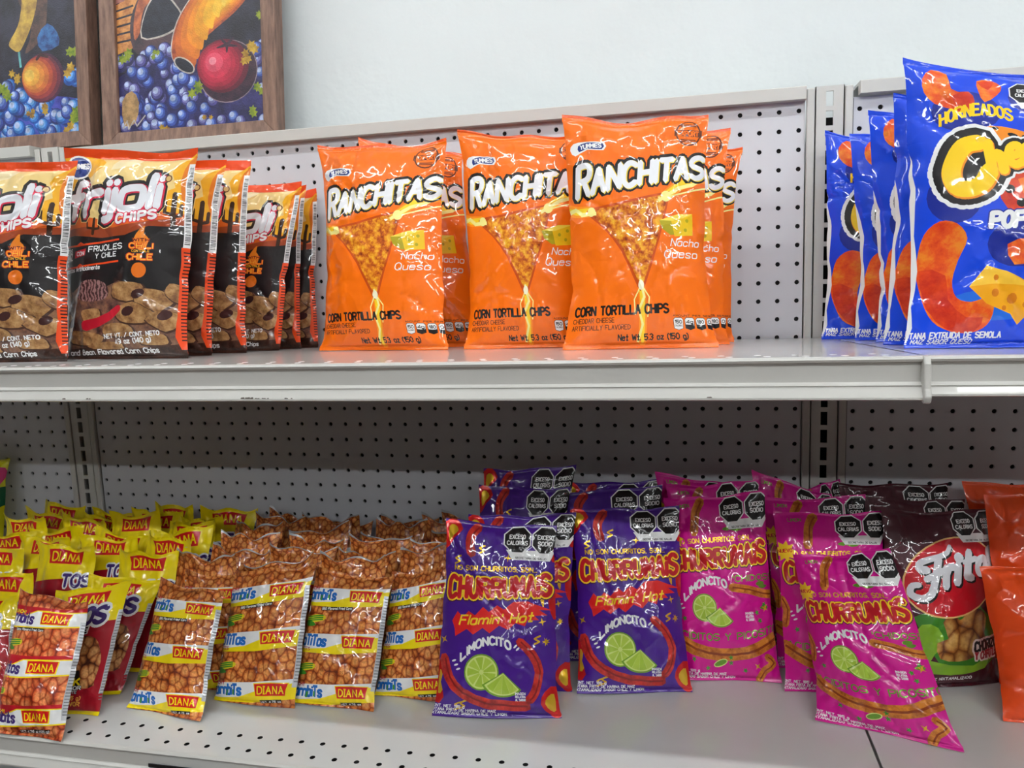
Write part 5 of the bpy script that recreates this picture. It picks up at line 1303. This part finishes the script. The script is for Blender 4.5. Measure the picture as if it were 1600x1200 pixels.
THIN = {12: .7, 13: .5, 14: .5, 45: .6, 46: .6, 34: .7, 35: .6, 32: .7, 31: .8, 42: .6, 43: .5, 41: .7, 24: .6, 27: .8, 26: .8, 30: .8, 38: .7, 37: .7, 7: .8, 6: .8, 18: .8, 19: .8, 48: .7, 49: .7}
for k, tl, tr, bl, br, seed, lab in BAGS:
    nm, fa, ba, grp, kw = KIND[k]
    kw = dict(kw)
    if seed == 39: kw.update(slump=-.006, amp=1.9, T=.026)
    if seed in THIN: kw.update(T=kw['T'] * THIN[seed], Tb=kw['Tb'] * THIN[seed])
    bag(nm, fa, ba, tl, tr, bl, br, lab, 'chip bag' if k in 'RFCTO' else 'snack bag', grp, seed=seed, **kw)

def pile(kind, X, Y, seed, label, tilt=.42, H=.158, W=.091, art=None, lean=0.0, zoff=0.0):
    r = random.Random(seed)
    nm, fa, ba, grp, kw = KIND[kind]
    yaw = r.uniform(-.08, .08); roll = r.uniform(-.07, .07); tilt += r.uniform(-.03, .03); H += r.uniform(-.006, .006)
    ax = np.array([math.cos(yaw), math.sin(yaw), 0]); n = np.array([-math.sin(yaw), math.cos(yaw), 0]); up = np.array([0, 0, 1.])
    u2 = math.cos(tilt) * up + math.sin(tilt) * n
    a2 = math.cos(roll) * ax + math.sin(roll) * u2; u3 = math.cos(roll) * u2 - math.sin(roll) * ax
    o = np.array([X, Y - math.sin(tilt) * H * .86, LZ + .001 + zoff])
    bl, br = o - ax * W / 2, o + ax * W / 2
    tl, tr = o - a2 * W / 2 + u3 * H, o + a2 * W / 2 + u3 * H
    tl = tl + up * r.uniform(-.010, .013) + n * r.uniform(-.012, .012) - ax * r.uniform(-.004, .004); tr = tr + up * r.uniform(-.010, .013) + n * r.uniform(-.012, .012) + ax * r.uniform(-.004, .004)
    kw = dict(kw); kw['dip'] = .012 if kind == 'B' else .008; kw['topw'] = .006; kw['lean'] = lean; kw['T'] = .012; kw['Tb'] = .007
    bag(nm, art or fa, ba, tl, tr, bl, br, label, 'snack bag', grp, seed=seed, **kw)
RW = ['rearmost row', 'second row from back', 'third row from back', 'fourth row from back', 'fifth row from back', 'sixth row from back', 'seventh row from back']
YCOL = {0: [(-.009, -.050), (-.013, -.088), (-.005, -.126), (.000, -.172), (.045, -.226)],
        1: [(.100, -.046), (.093, -.083), (.095, -.121), (.084, -.158), (.091, -.196), (.165, -.243), (.155, -.325)],
        2: [(.194, -.046), (.192, -.082), (.187, -.121), (.186, -.162), (.205, -.205)],
        3: [(.296, -.048), (.289, -.090), (.287, -.126), (.295, -.163), (.297, -.201), (.310, -.243)]}
CN = ['leftmost column', 'second column from the left', 'third column from the left', 'column next to corn bags']
for c, lst in YCOL.items():
    for i, (x, y) in enumerate(lst):
        pile('Q', x, y, 100 + c * 10 + i, 'yellow nut snack bag, %s, %s' % (RW[i], CN[c]), art=AQ2, lean=.010)
CNC = ['column next to yellow bags', 'second column from the yellow bags', 'third column from the yellow bags', 'column next to purple bags']
for c, x in enumerate((.402, .503, .603, .708)):
    ys = [-.040, -.078, -.116, -.155, -.195, -.236]
    for i, y in enumerate(ys):
        if c == 3 and i == 5: continue
        pile('B', x + .004 * math.sin(i * 2.3 + c), y + .003 * math.cos(3 * i + c), 200 + c * 10 + i, 'orange-brown corn snack bag, %s, %s' % (RW[i], CNC[c]), art=AB2, lean=.006)
